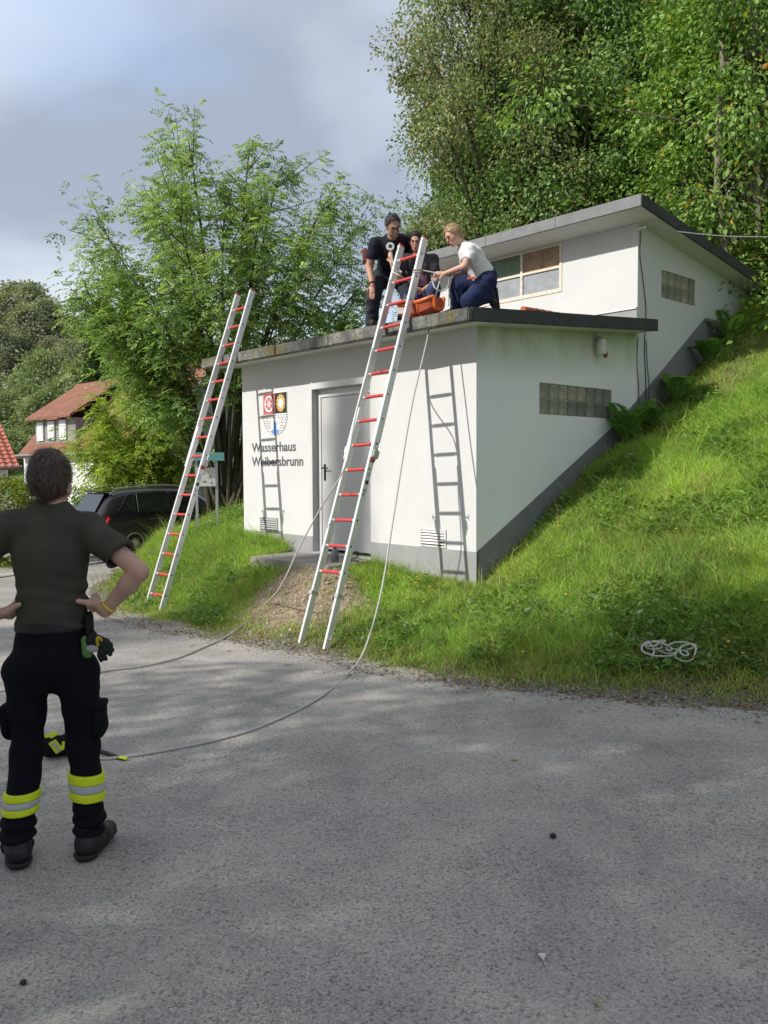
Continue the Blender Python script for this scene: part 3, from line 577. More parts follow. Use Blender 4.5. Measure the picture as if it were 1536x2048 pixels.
OLIVE = [(0.254, 0.307, 0.155, 3), (0.328, 0.381, 0.202, 2), (0.179, 0.232, 0.107, 2), (0.466, 0.317, 0.167, 0.4)]
BRIGHT = [(0.19, 0.319, 0.074, 3), (0.259, 0.397, 0.101, 3), (0.138, 0.241, 0.064, 2), (0.517, 0.293, 0.055, 0.12), (0.552, 0.431, 0.074, 0.08)]
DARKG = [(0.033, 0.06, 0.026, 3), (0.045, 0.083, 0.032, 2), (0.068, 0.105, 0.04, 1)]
TA = broadleaf('beech_tree', 1, 13, 2.7, 0.6, 115, 560, .088, GREEN, .17)
TB = broadleaf('willow_tree', 2, 12.5, 2.4, 0.4, 115, 560, .086, OLIVE, .15, lean=-.6)
TC = broadleaf('cherry_tree', 3, 12, 2.4, 1.4, 80, 420, .118, BRIGHT, .15, PBARK, lean=.3)
TD = broadleaf('shade_tree', 4, 13, 3.6, 3.2, 95, 205, .19, GREEN, .22, cl_r=.9)
TE = broadleaf('understory_bush', 5, 3.6, 1.7, .2, 46, 420, .095, OLIVE, .05, cl_r=.42)
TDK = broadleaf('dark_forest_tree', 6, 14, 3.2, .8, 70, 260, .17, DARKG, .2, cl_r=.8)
used = set()
def plant(root, P, rz, sc, label, cat='tree', group=None, name=None):
    o = copy_tree(root) if root.name in used else root
    used.add(root.name); o.location = P; o.rotation_euler = (0, 0, rz); o.scale = (sc[0], sc[0], sc[1]) if hasattr(sc, '__len__') else (sc, sc, sc)
    if name and o is not root: o.name = name
    return tag(o, label, cat, group)
def hill_z(P): return terrain_w(P.x, P.y)
def foot(px, D): p = at(px, 900, D); return Vector((p.x, p.y, max(terrain_w(p.x, p.y), road_z(p.y)) - .1))
FG = 'forest trees above the pump house'
forest = [  # template, px, depth, turn, scale, label
 (TB, 1005, 18.5, .3, (.95, 1.0), 'grey-green willow-like tree at the left end of the forest edge'),
 (TB, 900, 20, 2.2, (.60, .56), 'low olive brown-leaved tree showing behind the people on the roof'),
 (TA, 1045, 19.5, 1.2, (1.0, 1.05), 'dense green tree behind the roof, right of the willow-like one'),
 (TA, 1140, 18.5, 3.0, (1.0, 1.1), 'dense green tree above the middle of the upper roof'),
 (TB, 1075, 22, 4.1, (1.1, 1.15), 'taller olive-green tree standing second row above the roof'),
 (TA, 1265, 19.0, 4.6, (1.0, 1.1), 'dense green tree above the right corner of the upper roof'),
 (TC, 1400, 16.0, .8, (.9, .95), 'bright green tree with yellowing leaves above the side roof edge'),
 (TC, 1520, 14.6, 2.6, (.85, .95), 'bright leafy tree with pale trunk at the right picture edge'),
 (TC, 1330, 18.0, 5.2, (.9, 1.0), 'bright green tree between the dense ones and the pale trunk'),
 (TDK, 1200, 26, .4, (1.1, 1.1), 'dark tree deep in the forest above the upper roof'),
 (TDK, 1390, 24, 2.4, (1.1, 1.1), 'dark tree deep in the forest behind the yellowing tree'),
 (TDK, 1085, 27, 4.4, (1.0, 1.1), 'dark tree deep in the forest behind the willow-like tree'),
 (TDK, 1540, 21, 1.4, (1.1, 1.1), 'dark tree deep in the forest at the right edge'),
]
for tt, px, D, rz, sc, lb in forest: plant(tt, foot(px, D), rz, sc, lb, group=FG)
for px, D, rz, sc, lb in ((905, 17.0, 0, .8, 'olive bush behind the blonde person on the roof'), (1010, 16.6, 1, .9, 'olive bush along the back of the upper roof, left'), (1120, 16.4, 2, .9, 'olive bush along the back of the upper roof, middle'), (1220, 16.3, 3, .95, 'olive bush at the back of the upper roof near its corner')):
    plant(TE, foot(px, D), rz, sc, lb, 'bush', 'bushes behind the upper roof')
for px, D, rz, sc, lb in ((1405, 16.5, 4, .7, 'low shrub beside the roof edge below the yellowing tree'), (1500, 17.0, 5, .8, 'shrub at the top of the grass slope, right edge')):
    p = foot(px, D); plant(TE, p, rz, sc, lb, 'bush', 'bushes behind the upper roof')
# the wood goes on over the slope to the right of the picture
for X, Y, tt, sc, lb in ((8.5, -6.5, TB, 1.0, 'willow-like forest tree upslope outside the right edge'), (8.0, -11.5, TDK, 1.1, 'dark forest tree high on the slope outside the right edge')):
    plant(tt, wor(X, Y, float(terrain_local(X, max(-8.9, Y))) - .2), X + Y, sc, lb, group=FG)
# slim pale trunk in front of the forest interior
def slim_trunk(px_a, py_a, px_b, py_b, D, r, label):
    a, b = at(px_a, py_a, D), at(px_b, py_b, D + .4); a.z = terrain_w(a.x, a.y) - .2; rt = thing('slim_tree', label, 'tree', a, 0, FG)
    pts = [a + (b - a) * (i / 10) + Vector((.06 * math.sin(i * 1.7), .05 * math.cos(i * 2.1), 0)) * (0 if i == 0 else 1) for i in range(11)]
    w = MB().tube(pts, [r * (1 - .05 * i) for i in range(11)], 9); rng = np.random.default_rng(int(px_a)); tips = []
    for i in range(14):
        p0 = pts[3 + i % 7]; q0 = p0 + Vector((rng.normal() * .9, rng.normal() * .7, .3 + .5 * rng.random())); w.tube(bez(p0, (p0 + q0) / 2 + Vector((0, 0, .12)), q0, 4), [.022, .018, .013, .009, .005], 5, False); tips.append(q0)
    w.build('trunk', PBARK, rt, smooth=True, shift=a, recalc=False)
    n = 5200; ci = rng.integers(0, len(tips), n); T = np.array([tuple(q - a) for q in tips]); off = rng.normal(size=(n, 3)) * np.array([.42, .42, .3]); P = T[ci] + off
    L = .13 * (.6 + .6 * rng.random(n)); V, F = leaf_arrays(P, unit(off + np.array([0, 0, -.4])), unit(rand_unit(n, rng) * .7 + np.array([0, 0, .8])), L, L * .55); mesh_np('crown', V, F, LEAF, rt, col=np.repeat(pick_tint(n, BRIGHT, rng), 4, 0))
slim_trunk(1462, 480, 1436, -120, 13.9, .085, 'slim tree with a pale mottled trunk at the forest edge')
slim_trunk(1520, 470, 1490, 120, 14.6, .04, 'thin sapling right of the pale mottled trunk')
# trees beside and behind the camera that shade the road
nq = Vector((-.451, .893, 0)); al = Vector((.893, .451, 0))
for q, a_, sc, lb in ((3.6, -10.5, 1.0, 'broad tree left of the camera shading the road'), (-1.6, -10, 1.05, 'broad tree behind the camera shading the near road'), (-6.2, -11, 1.1, 'broad tree far behind the camera shading the road'), (1.2, -15.5, 1.25, 'tall second-row tree behind the camera'), (10.1, -24, (.30, 1.75), 'slender tall tree far left casting soft shade on the front wall')):
    p = nq * q + al * a_; plant(TD, Vector((p.x, p.y, -.1)), q, sc, lb, group='shade trees beside the road')

# ------------------------------------------------------------------ the many-stemmed ash
def compound_leaves(B, dr, rng, L=.30, pairs=4, lw=.034, ll=.094):
    """pinnate leaves: B bases, dr rachis directions -> leaflets"""
    n = len(B); dr = unit(dr); up = unit(np.array([0, 0, 1.]) + .25 * rng.normal(size=(n, 3))); sd = unit(np.cross(dr, up)); nm = np.cross(sd, dr); LL = L * (.7 + .5 * rng.random((n, 1)))
    Ps, As, Ns = [], [], []
    for k in range(pairs):
        s = .3 + .62 * k / (pairs - 1); p = B + dr * LL * s + np.array([0, 0, -1.]) * LL * .35 * s * s
        for sg in (-1, 1): Ps.append(p); As.append(unit(sd * sg * .9 + dr * .65 + np.array([0, 0, -.35]))); Ns.append(unit(nm + .25 * rng.normal(size=(n, 3))))
    Ps.append(B + dr * LL * .95 + np.array([0, 0, -1.]) * LL * .34); As.append(unit(dr + np.array([0, 0, -.6]))); Ns.append(nm)
    P = np.concatenate(Ps); l = ll * (.7 + .5 * rng.random(len(P)))
    return leaf_arrays(P, np.concatenate(As), np.concatenate(Ns), l, l * lw / ll * 1.05, .06) + (2 * pairs + 1,)
def ash_tree(name, base, label, seed, stems, side, sprays, leaves_per, pal, tip_fn, r0=.075, L=.30, bare=14, f0=.30):
    rng = np.random.default_rng(seed); rt = thing(name, label, 'tree', base); wood = MB(); B = []; Dr = []; twigs = []
    for i in range(stems):
        tip = tip_fn(i, rng); b0 = Vector((rng.normal() * .16, rng.normal() * .16, -.3)); ctrl = Vector((tip.x * .28 + rng.normal() * .12, tip.y * .28, tip.z * .55))
        pts = bez(b0, ctrl, tip, 14); hs = max(.5, tip.z / 8.5); wood.tube(pts, [r0 * hs * (1 - .93 * (k / 14) ** .8) + .006 for k in range(15)], 7, False)
        for j in range(side):
            f = f0 + (1 - f0) * (j + rng.random()) / side; k = min(13, int(f * 14)); p0 = pts[k]; tg = (pts[k + 1] - pts[k]).normalized(); out = Vector((p0.x, p0.y, 0)); out = out.normalized() if out.length > .05 else Vector((1, 0, 0))
            dv = (tg * .7 + out * .5 + Vector(rng.normal(size=3)) * .5 + Vector((0, 0, .05))).normalized(); ln = (.55 + .75 * rng.random()) * (1.15 - .3 * f); q = p0 + dv * ln + Vector((0, 0, .14 * ln))
            br = bez(p0, p0 + dv * ln * .5 + Vector((0, 0, .03)), q, 4); wood.tube(br, [.016, .013, .010, .007, .004], 4, False)
            for s in range(sprays):
                e = br[1 + s % 4] + Vector(rng.normal(size=3)) * .05
                for m_ in range(leaves_per):
                    B.append(tuple(e + Vector(rng.normal(size=3)) * .10)); v = Vector(rng.normal(size=3)) * .75 + dv * .65; v.z = v.z * .4 - .05; Dr.append(tuple(v))
        for m_ in range(leaves_per * 4):
            B.append(tuple(tip + Vector(rng.normal(size=3)) * .14)); v = Vector(rng.normal(size=3)); v.z = v.z * .4 + .05; Dr.append(tuple(v))
        if i < bare:
            for j in range(3):
                p0 = pts[11 + j % 3]; v = Vector((rng.normal() * .25, rng.normal() * .25, .7 + .4 * rng.random())); q = p0 + v * .4; wood.tube(bez(p0, (p0 + q) / 2 + Vector((.05 * rng.normal(), 0, 0)), q, 3), [.008, .006, .005, .003], 4, False)
    wood.build('trunk', BARK, rt, smooth=True, recalc=False)
    V, F, kk = compound_leaves(np.array(B), np.array(Dr), rng, L); tn = pick_tint(len(B), pal, rng); mesh_np('crown', V, F, LEAF2, rt, col=np.repeat(np.tile(tn, (kk, 1)), 4, 0)); return rt
ASHP = [(0.237, 0.354, 0.132, 3), (0.3, 0.428, 0.155, 3), (0.386, 0.514, 0.178, 2), (0.16, 0.257, 0.107, 2)]
YEL = [(0.342, 0.468, 0.084, 3), (0.432, 0.54, 0.101, 3), (0.234, 0.342, 0.067, 2), (0.162, 0.252, 0.059, 1)]
def tip_a(i, rng):
    tb = [(-1.15, 0, 8.6), (.25, .2, 8.75), (-.55, -.6, 8.3), (-1.9, .5, 7.9), (1.05, .3, 8.2), (1.85, -.4, 7.5), (2.45, .3, 6.7), (-2.5, -.2, 6.6), (-2.9, .4, 5.8), (2.75, .5, 5.6), (2.6, -.6, 4.6), (.7, -1.4, 6.8), (-.6, -1.5, 6.6), (-1.6, -1.2, 5.2), (1.5, -1.2, 5.6), (.1, 1.5, 7.6), (-2.2, -1.0, 4.3), (-2.75, -.7, 4.9), (2.2, -1., 3.9), (0., -.3, 7.2), (-1.5, .9, 7.0), (1.4, 1.2, 7.2), (.2, -1.8, 5.2), (-.9, -1.9, 4.4), (-2.6, -.4, 4.8), (-2.5, .3, 4.3), (-1.3, -1.0, 3.8), (-2.3, 1.0, 4.6)]
    x, y, z = tb[i % len(tb)]; return Vector((x * .95 + .18 + .12 * rng.normal(), y + .15 * rng.normal(), z * .87 + .10 * rng.normal()))
pA = at(452, 985, 16.5); pA.z = terrain_w(pA.x, pA.y) - .05
ash_tree('ash_tree', pA, 'tall many-stemmed ash tree with feathery leaves left of the pump house', 21, 27, 15, 5, 5, ASHP, tip_a, f0=.50)
def tip_b(i, rng): a = i * 2.4; r = 1.5 * math.sqrt((i + .5) / 16); return Vector((r * math.cos(a), r * math.sin(a) * .8, 3.7 - .65 * r * r + .3 * rng.normal()))
pB = at(284, 1000, 21.5); pB.z = road_z(12) - .1
ash_tree('young_ash_tree', pB, 'bushy yellow-green young tree behind the parked car', 22, 16, 14, 6, 5, YEL, tip_b, .05, .30, 0)

# ------------------------------------------------------------------ hillside far left
TF = broadleaf('hillside_tree', 31, 8.0, 3.4, .3, 60, 190, .34, [(.29, .32, .25, 2), (.35, .38, .30, 2), (.23, .26, .21, 2)], .2, cl_r=.9)  # distance haze put into the leaf tints: paler and greyer
TG = broadleaf('hillside_bush', 32, 3.4, 2.6, .1, 46, 170, .26, [(.25, .31, .17, 2), (.31, .37, .20, 2), (.19, .25, .145, 2)], .08, cl_r=.7)
def onhill(px, D): p = at(px, 900, D); z = float(ground_zn(np.array([p.x]), np.array([p.y]))[0]); return Vector((p.x, p.y, z - .2))
hs = [(-20, 92, 1.25), (25, 96, 1.3), (60, 90, 1.15), (95, 96, 1.1), (125, 92, 1.0), (150, 98, .95), (40, 104, 1.35), (0, 84, .9), (-40, 100, 1.4), (172, 84, .85), (110, 86, .8), (75, 100, 1.3), (190, 90, .8), (30, 86, .85), (140, 84, .8), (228, 92, .9)]
for i, (px, D, s) in enumerate(hs): plant(TF, onhill(px, D), i * 1.3, (s * .9, s * (.76 + .05 * (i % 4))), 'haze-tinted tree in the wood on the far hillside', 'tree', 'trees of the hillside wood')
bs = [(15, 74, 1.0), (60, 76, .9), (95, 70, 1.0), (130, 72, 1.1), (165, 75, 1.2), (30, 62, .7), (8, 62, .8), (60, 66, .5), (205, 70, 1.2), (90, 80, 1.2), (140, 80, 1.3), (185, 80, 1.2), (-10, 60, .7)]
for i, (px, D, s) in enumerate(bs): plant(TG, onhill(px, D), i * 2.1, (s, s * (.8 + .1 * (i % 5))), 'round green bush on the slope behind the red-roofed house', 'bush', 'bushes on the far slope')
def conifer(px, D, H, label):
    p = onhill(px, D); rt = thing('spruce_tree', label, 'tree', p, 0, 'spruces behind the ash'); rng = np.random.default_rng(px); MB().tube([(0, 0, 0), (0, 0, H)], [.18, .02], 7).build('trunk', BARK, rt)
    n = 9000; z = H * (1 - rng.random(n) ** .6 * .95); r = (H - z) / H * H * .22 * (.35 + .75 * rng.random(n)) + .05; a = rng.random(n) * 2 * math.pi; P = np.stack([r * np.cos(a), r * np.sin(a), z - r * .35], -1)
    ax = np.stack([np.cos(a), np.sin(a), -.5 + 0 * a], -1) + .3 * rng.normal(size=(n, 3)); V, F = leaf_arrays(P, ax, rand_unit(n, rng) * .5 + np.array([0, 0, 1.]), .42, .10); mesh_np('crown', V, F, LEAF, rt, col=np.repeat(pick_tint(n, DARKG, rng), 4, 0))
conifer(213, 62, 13.2, 'dark spruce with a pointed top left of the ash'); conifer(262, 66, 13.5, 'dark spruce half hidden behind the ash foliage')
# ------------------------------------------------------------------ grass, weeds, ferns, litter
def blades(X, Y, h, w, tint, rng, lean=.95):
    n = len(X); z = terrain_local(X, Y); B = np.stack([BC.x + X * EX.x + Y * EY.x, BC.y + X * EX.y + Y * EY.y, z - .015], -1)
    a = rng.random(n) * 2 * math.pi; d = np.stack([np.cos(a), np.sin(a), 0 * a], -1); a2 = rng.random(n) * 2 * math.pi; s = np.stack([np.cos(a2), np.sin(a2), 0 * a], -1)
    dn = np.array([-EX.x, -EX.y, 0]); bend = (d * (.25 + lean * rng.random((n, 1))) + dn * .18) * h[:, None]; hz = np.array([0, 0, 1.])
    m1 = B + bend * .22 + hz * h[:, None] * .5; tp = B + bend * .95 + hz * h[:, None] * (.98 - .25 * rng.random((n, 1))); ww = (w / 2)[:, None]
    V = np.stack([B - s * ww, B + s * ww, m1 + s * ww * .8, m1 - s * ww * .8, tp], 1).reshape(-1, 3); b = np.arange(n)[:, None] * 5
    F = np.concatenate([b + np.array([[0, 1, 2]]), b + np.array([[0, 2, 3]]), b + np.array([[3, 2, 4]])], 0)
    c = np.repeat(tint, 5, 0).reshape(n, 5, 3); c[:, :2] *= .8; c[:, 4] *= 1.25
    return V, F, c.reshape(-1, 3)
def ok_ground(X, Y, s):
    ins = (X > -.02) & (Y > -.02) & (Y < WL + .02); slab = (X > -.8) & (X < 0) & (Y > 1.74) & (Y < 3.5)
    return (s > .02) & ~ins & ~slab
rng = np.random.default_rng(77)
def sample(n, x0, x1, y0, y1): return x0 + (x1 - x0) * rng.random(n), y0 + (y1 - y0) * rng.random(n)
parts = []
for n, bx in ((250000, (-2.6, 3.6, -4.8, 0.1)), (90000, (3.4, 8.0, -3.6, 0.05)), (100000, (-2.7, .05, 0, 4.9)), (130000, (-2.7, 4.5, 4.7, 9.6))):
    X, Y = sample(n, *bx); Xe = np.interp(Y, _EY, _EXX); s = X - Xe; P = np.stack([X, Y, 0 * X], -1)
    soil = np.exp(-(((X + 1.15) / 0.72) ** 2 + ((Y - 1.75) / 1.0) ** 2) ** 2); n1 = vnoise(P, .8); n2 = vnoise(P + 9, 2.3); n3 = vnoise(P + 31, 5.5)
    bare = np.clip((X - 3.0) / 1.5, 0, 1) * np.clip(1 - abs(Y + .75) / .5, 0, 1)
    pr = np.clip(s / .55, .03, 1) * (1 - .97 * np.clip(soil * 1.3, 0, 1)) * (1 - .6 * bare) * (.72 + .4 * n2)
    k = ok_ground(X, Y, s) & (rng.random(n) < pr); X, Y, s, n1, n2, n3, bare = (q[k] for q in (X, Y, s, n1, n2, n3, bare)); m = len(X)
    h = (.10 + .08 * rng.random(m) + .15 * np.clip(n1 + .05, 0, 1) + .05 * np.clip(n3, 0, 1)) * np.clip(.22 + s / 1.4, .22, 1) * (1 - .5 * bare)
    h = h * np.where((X > 0) & (Y > -.28), .55, 1.0); h = h * np.where((X < -.1) & (Y > 0) & (Y < 4.8), .85, 1.0) + np.where((rng.random(m) < .015), .22, 0)
    tint = np.array([.35, .52, .11]) + np.outer(np.clip(n2, -1, 1), [.11, .075, .03]) + np.outer(np.clip(n3, -1, 1), [.06, .075, .015])
    tint = tint * (.8 + .45 * rng.random((m, 1))); dry = (rng.random(m) < .11 + .10 * np.clip(n1 * -1.5, 0, 1) + .40 * np.clip(1 - s / 1.0, 0, 1) + .35 * bare); tint[dry] = np.array([.44, .37, .20]) * (.6 + .6 * rng.random((dry.sum(), 1)))
    parts.append(blades(X, Y, h, .0045 + .0045 * rng.random(m), tint, rng))
def joinp(parts):
    Vs, Fs, Cs, b = [], [], [], 0
    for V, F, C in parts: Vs.append(V); Fs.append(F + b); Cs.append(C); b += len(V)
    return np.concatenate(Vs), np.concatenate(Fs), np.concatenate(Cs)
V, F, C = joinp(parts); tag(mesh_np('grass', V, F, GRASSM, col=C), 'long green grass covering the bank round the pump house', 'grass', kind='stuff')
# broad-leaved weeds in the sward
parts = []
for n, bx in ((14000, (-2.4, 4.5, -4.6, -.1)), (1800, (-2.3, -.1, 0, 4.8)), (2600, (-2.3, 2.5, 4.8, 8.5))):
    X, Y = sample(n, *bx); s = X - np.interp(Y, _EY, _EXX); P = np.stack([X, Y, 0 * X], -1); soil = np.exp(-(((X + 1.15) / 0.75) ** 2 + ((Y - 1.75) / 1.05) ** 2) ** 2)
    k = ok_ground(X, Y, s) & (s > .4) & (vnoise(P, 1.6) > -.05) & (soil < .2); X, Y = X[k], Y[k]; m = len(X); r = 5
    X = np.repeat(X, r) + .03 * rng.normal(size=m * r); Y = np.repeat(Y, r) + .03 * rng.normal(size=m * r); z = terrain_local(X, Y) + .02 + .09 * rng.random(m * r)
    B = np.stack([BC.x + X * EX.x + Y * EY.x, BC.y + X * EX.y + Y * EY.y, z], -1); a = rng.random(m * r) * 6.283; ax = np.stack([np.cos(a), np.sin(a), .35 + .5 * rng.random(m * r)], -1)
    L = .035 + .06 * rng.random(m * r) ** 2; V, F = leaf_arrays(B, ax, np.array([0, 0, 1.]) + .3 * rng.normal(size=(m * r, 3)), L, L * .55, .1); c = pick_tint(m * r, [(.15, .27, .06, 3), (.20, .33, .08, 2), (.34, .40, .28, .6)], rng); parts.append((V, F, np.repeat(c, 4, 0)))
V, F, C = joinp(parts); tag(mesh_np('meadow_weeds', V, F, GRASSM, col=C), 'small broad-leaved weeds growing in the grass', 'weeds', kind='stuff')
# yellow flower heads, seed stalks
fl = MB(); pts = []
for i in range(70):
    X, Y = random.uniform(-1.9, 4.2), random.uniform(-4.0, -.3)
    if i > 40: X, Y = random.uniform(-1.3, -.2), random.uniform(.1, 1.4)
    if i > 56: X, Y = random.uniform(-1.5, .2), random.uniform(4.9, 7)
    if X - float(np.interp(Y, _EY, _EXX)) < .5: continue
    z = float(terrain_local(X, Y)); p = wor(X, Y, z + random.uniform(.10, .2)); fl.lathe([(.003, -.006), (.016, .0), (.013, .006), (.004, .008)], p, 7)
tag(fl.build('yellow_flowers', simple('yellow_petals', (.62, .42, .02), .6)), 'small yellow hawkbit flowers dotted over the grass', 'flowers', kind='stuff')
n = 900; X = np.concatenate([rng.uniform(-2, .3, 330), rng.uniform(-1.4, -.1, 330), rng.uniform(-1, 3, 240)]); Y = np.concatenate([rng.uniform(5.2, 8.2, 330), rng.uniform(-.3, 4.8, 330), rng.uniform(-4, -.2, 240)])
k = ok_ground(X, Y, X - np.interp(Y, _EY, _EXX)); X, Y = X[k], Y[k]; V, F, C = blades(X, Y, .35 + .28 * rng.random(len(X)), .0035 + 0 * X, np.tile([.27, .22, .11], (len(X), 1)), rng, .35)
tag(mesh_np('seed_stalks', V, F, GRASSM, col=C), 'dry straw-coloured grass stalks above the sward', 'grass', kind='stuff')
# leaf litter and pebbles along the verge
n = 2600; Y = rng.uniform(-4.4, 5.5, n); s = np.abs(rng.normal(size=n)) * .42 - .14; far = rng.random(n) < .07; s[far] -= rng.random(far.sum()) * .5; X = np.interp(Y, _EY, _EXX) + s + .02
z = np.maximum(terrain_local(X, Y), road_zn(BC.y + X * EX.y + Y * EY.y)); B = np.stack([BC.x + X * EX.x + Y * EY.x, BC.y + X * EX.y + Y * EY.y, z + .006], -1); a = rng.random(n) * 6.283
L = .016 + .032 * rng.random(n); V, F = leaf_arrays(B, np.stack([np.cos(a), np.sin(a), .15 * rng.random(n)], -1), np.array([0, 0, 1.]) + .35 * rng.normal(size=(n, 3)), L, L * .6, .15)
c = pick_tint(n, [(.30, .20, .11, 3), (.38, .28, .16, 2), (.20, .13, .08, 2), (.42, .34, .2, 1)], rng); tag(mesh_np('leaf_litter', V, F, GRASSM, col=np.repeat(c, 4, 0)), 'brown fallen leaves along the gravel edge of the road', 'fallen leaves', kind='stuff')
n = 7000; Y = rng.uniform(-4.6, 6.5, n); s = rng.normal(size=n) * .16 + .02; X = np.interp(Y, _EY, _EXX) + s; z = np.maximum(terrain_local(X, Y), road_zn(BC.y + X * EX.y + Y * EY.y)); B = np.stack([BC.x + X * EX.x + Y * EY.x, BC.y + X * EX.y + Y * EY.y, z], -1)
r = (.004 + .011 * rng.random(n) ** 2)[:, None, None]; oc = np.array([[1, 0, 0], [-1, 0, 0], [0, 1, 0], [0, -1, 0], [0, 0, .7], [0, 0, -.7]]); V = (B[:, None] + oc[None] * r * (.7 + .6 * rng.random((n, 6, 1)))).reshape(-1, 3)
fo = np.array([[0, 2, 4], [2, 1, 4], [1, 3, 4], [3, 0, 4], [2, 0, 5], [1, 2, 5], [3, 1, 5], [0, 3, 5]]); F = (np.arange(n)[:, None, None] * 6 + fo[None]).reshape(-1, 3); c = pick_tint(n, [(.3, .29, .27, 3), (.2, .195, .19, 2), (.42, .39, .36, 1)], rng)
t = NT('pebbles'); t.col(t.attr('tint')); t.set(rough=.9); tag(mesh_np('gravel', V, F, t.m, col=np.repeat(c, 6, 0)), 'grey gravel along the asphalt edge', 'gravel', kind='stuff')
# clods on the bare soil heap
n = 1500; X = rng.normal(size=n) * .42 - 1.15; Y = rng.normal(size=n) * .6 + 1.75; z = terrain_local(X, Y); B = np.stack([BC.x + X * EX.x + Y * EY.x, BC.y + X * EX.y + Y * EY.y, z], -1); r = (.006 + .026 * rng.random(n) ** 3)[:, None, None]
V = (B[:, None] + oc[None] * r * (.6 + .8 * rng.random((n, 6, 1)))).reshape(-1, 3); F = (np.arange(n)[:, None, None] * 6 + fo[None]).reshape(-1, 3); c = pick_tint(n, [(.36, .28, .20, 3), (.26, .19, .13, 2), (.42, .35, .27, 1)], rng)
tag(mesh_np('soil_clods', V, F, t.m, col=np.repeat(c, 6, 0)), 'dry brown clods on the bare soil heap below the door', 'soil', kind='stuff')
# ferns against the side wall
def fern(X, Y, label, seed, n=11, L=.62, pal=((.13, .27, .05, 2), (.19, .35, .07, 2), (.27, .42, .11, 1))):
    rng = np.random.default_rng(seed); p = wor(X, Y, float(terrain_local(X, Y)) - .02); rt = thing('fern', label, 'fern', p, 0, 'ferns along the side wall')
    for i in range(n):
        a = 2 * math.pi * i / n + .3 * rng.normal(); l = L * (.7 + .5 * rng.random()); o = Vector((math.cos(a), math.sin(a), 0)); out = .12 + .26 * rng.random()
        pts = bez((0, 0, 0), o * l * out * .35 + Vector((0, 0, l * .75)), o * l * (out + .25) + Vector((0, 0, l * (.9 - .25 * rng.random()))), 26); A = np.array([tuple(q) for q in pts]); T = unit(np.gradient(A, axis=0)); sd = unit(np.cross(T, np.array([0, 0, 1.]))); nm = np.cross(sd, T)
        k = np.arange(4, 27); wl = (.135 * np.sin(np.pi * np.clip((k - 2) / 25, 0, 1)) ** .75 + .012) * l / .6; Ps = np.concatenate([A[k], A[k]]); As = np.concatenate([sd[k] + T[k] * .35, -sd[k] + T[k] * .35]); Ns = np.concatenate([nm[k], nm[k]]) + .1 * rng.normal(size=(2 * len(k), 3)); LL = np.concatenate([wl, wl])
        V, F = leaf_arrays(Ps, As, Ns, LL, .026 * l / .6 * np.ones(len(Ps)), .03, .3); nv = len(V); rr = np.stack([A + sd * .004, A - sd * .004], 1).reshape(-1, 3); rf = np.array([[nv + 2 * q, nv + 2 * q + 1, nv + 2 * q + 3] for q in range(26)] + [[nv + 2 * q, nv + 2 * q + 3, nv + 2 * q + 2] for q in range(26)])
        c = pick_tint(1, pal, rng)[0]; cc = np.concatenate([np.tile(c, (nv, 1)) * (.85 + .3 * rng.random((nv, 1))), np.tile([.09, .10, .04], (len(rr), 1))]); mesh_np('frond', np.concatenate([V, rr]), np.concatenate([F, rf]), FERNM, rt, col=cc)
fern(2.75, -.26, 'large fern beside the lower glass-block window', 41, 13, .66); fern(2.98, -.42, 'dark fern growing just behind the lower glass-block window fern', 44, 8, .5, ((.08, .17, .04, 1),))
fern(3.95, -.30, 'bright fern below the cables on the side wall', 42, 11, .58); fern(4.95, -.28, 'fern low on the slope under the upper glass-block window', 43, 10, .6, ((.10, .21, .045, 2), (.15, .27, .06, 1))); fern(5.55, -.30, 'uppermost fern near the top of the side wall', 45, 11, .6)
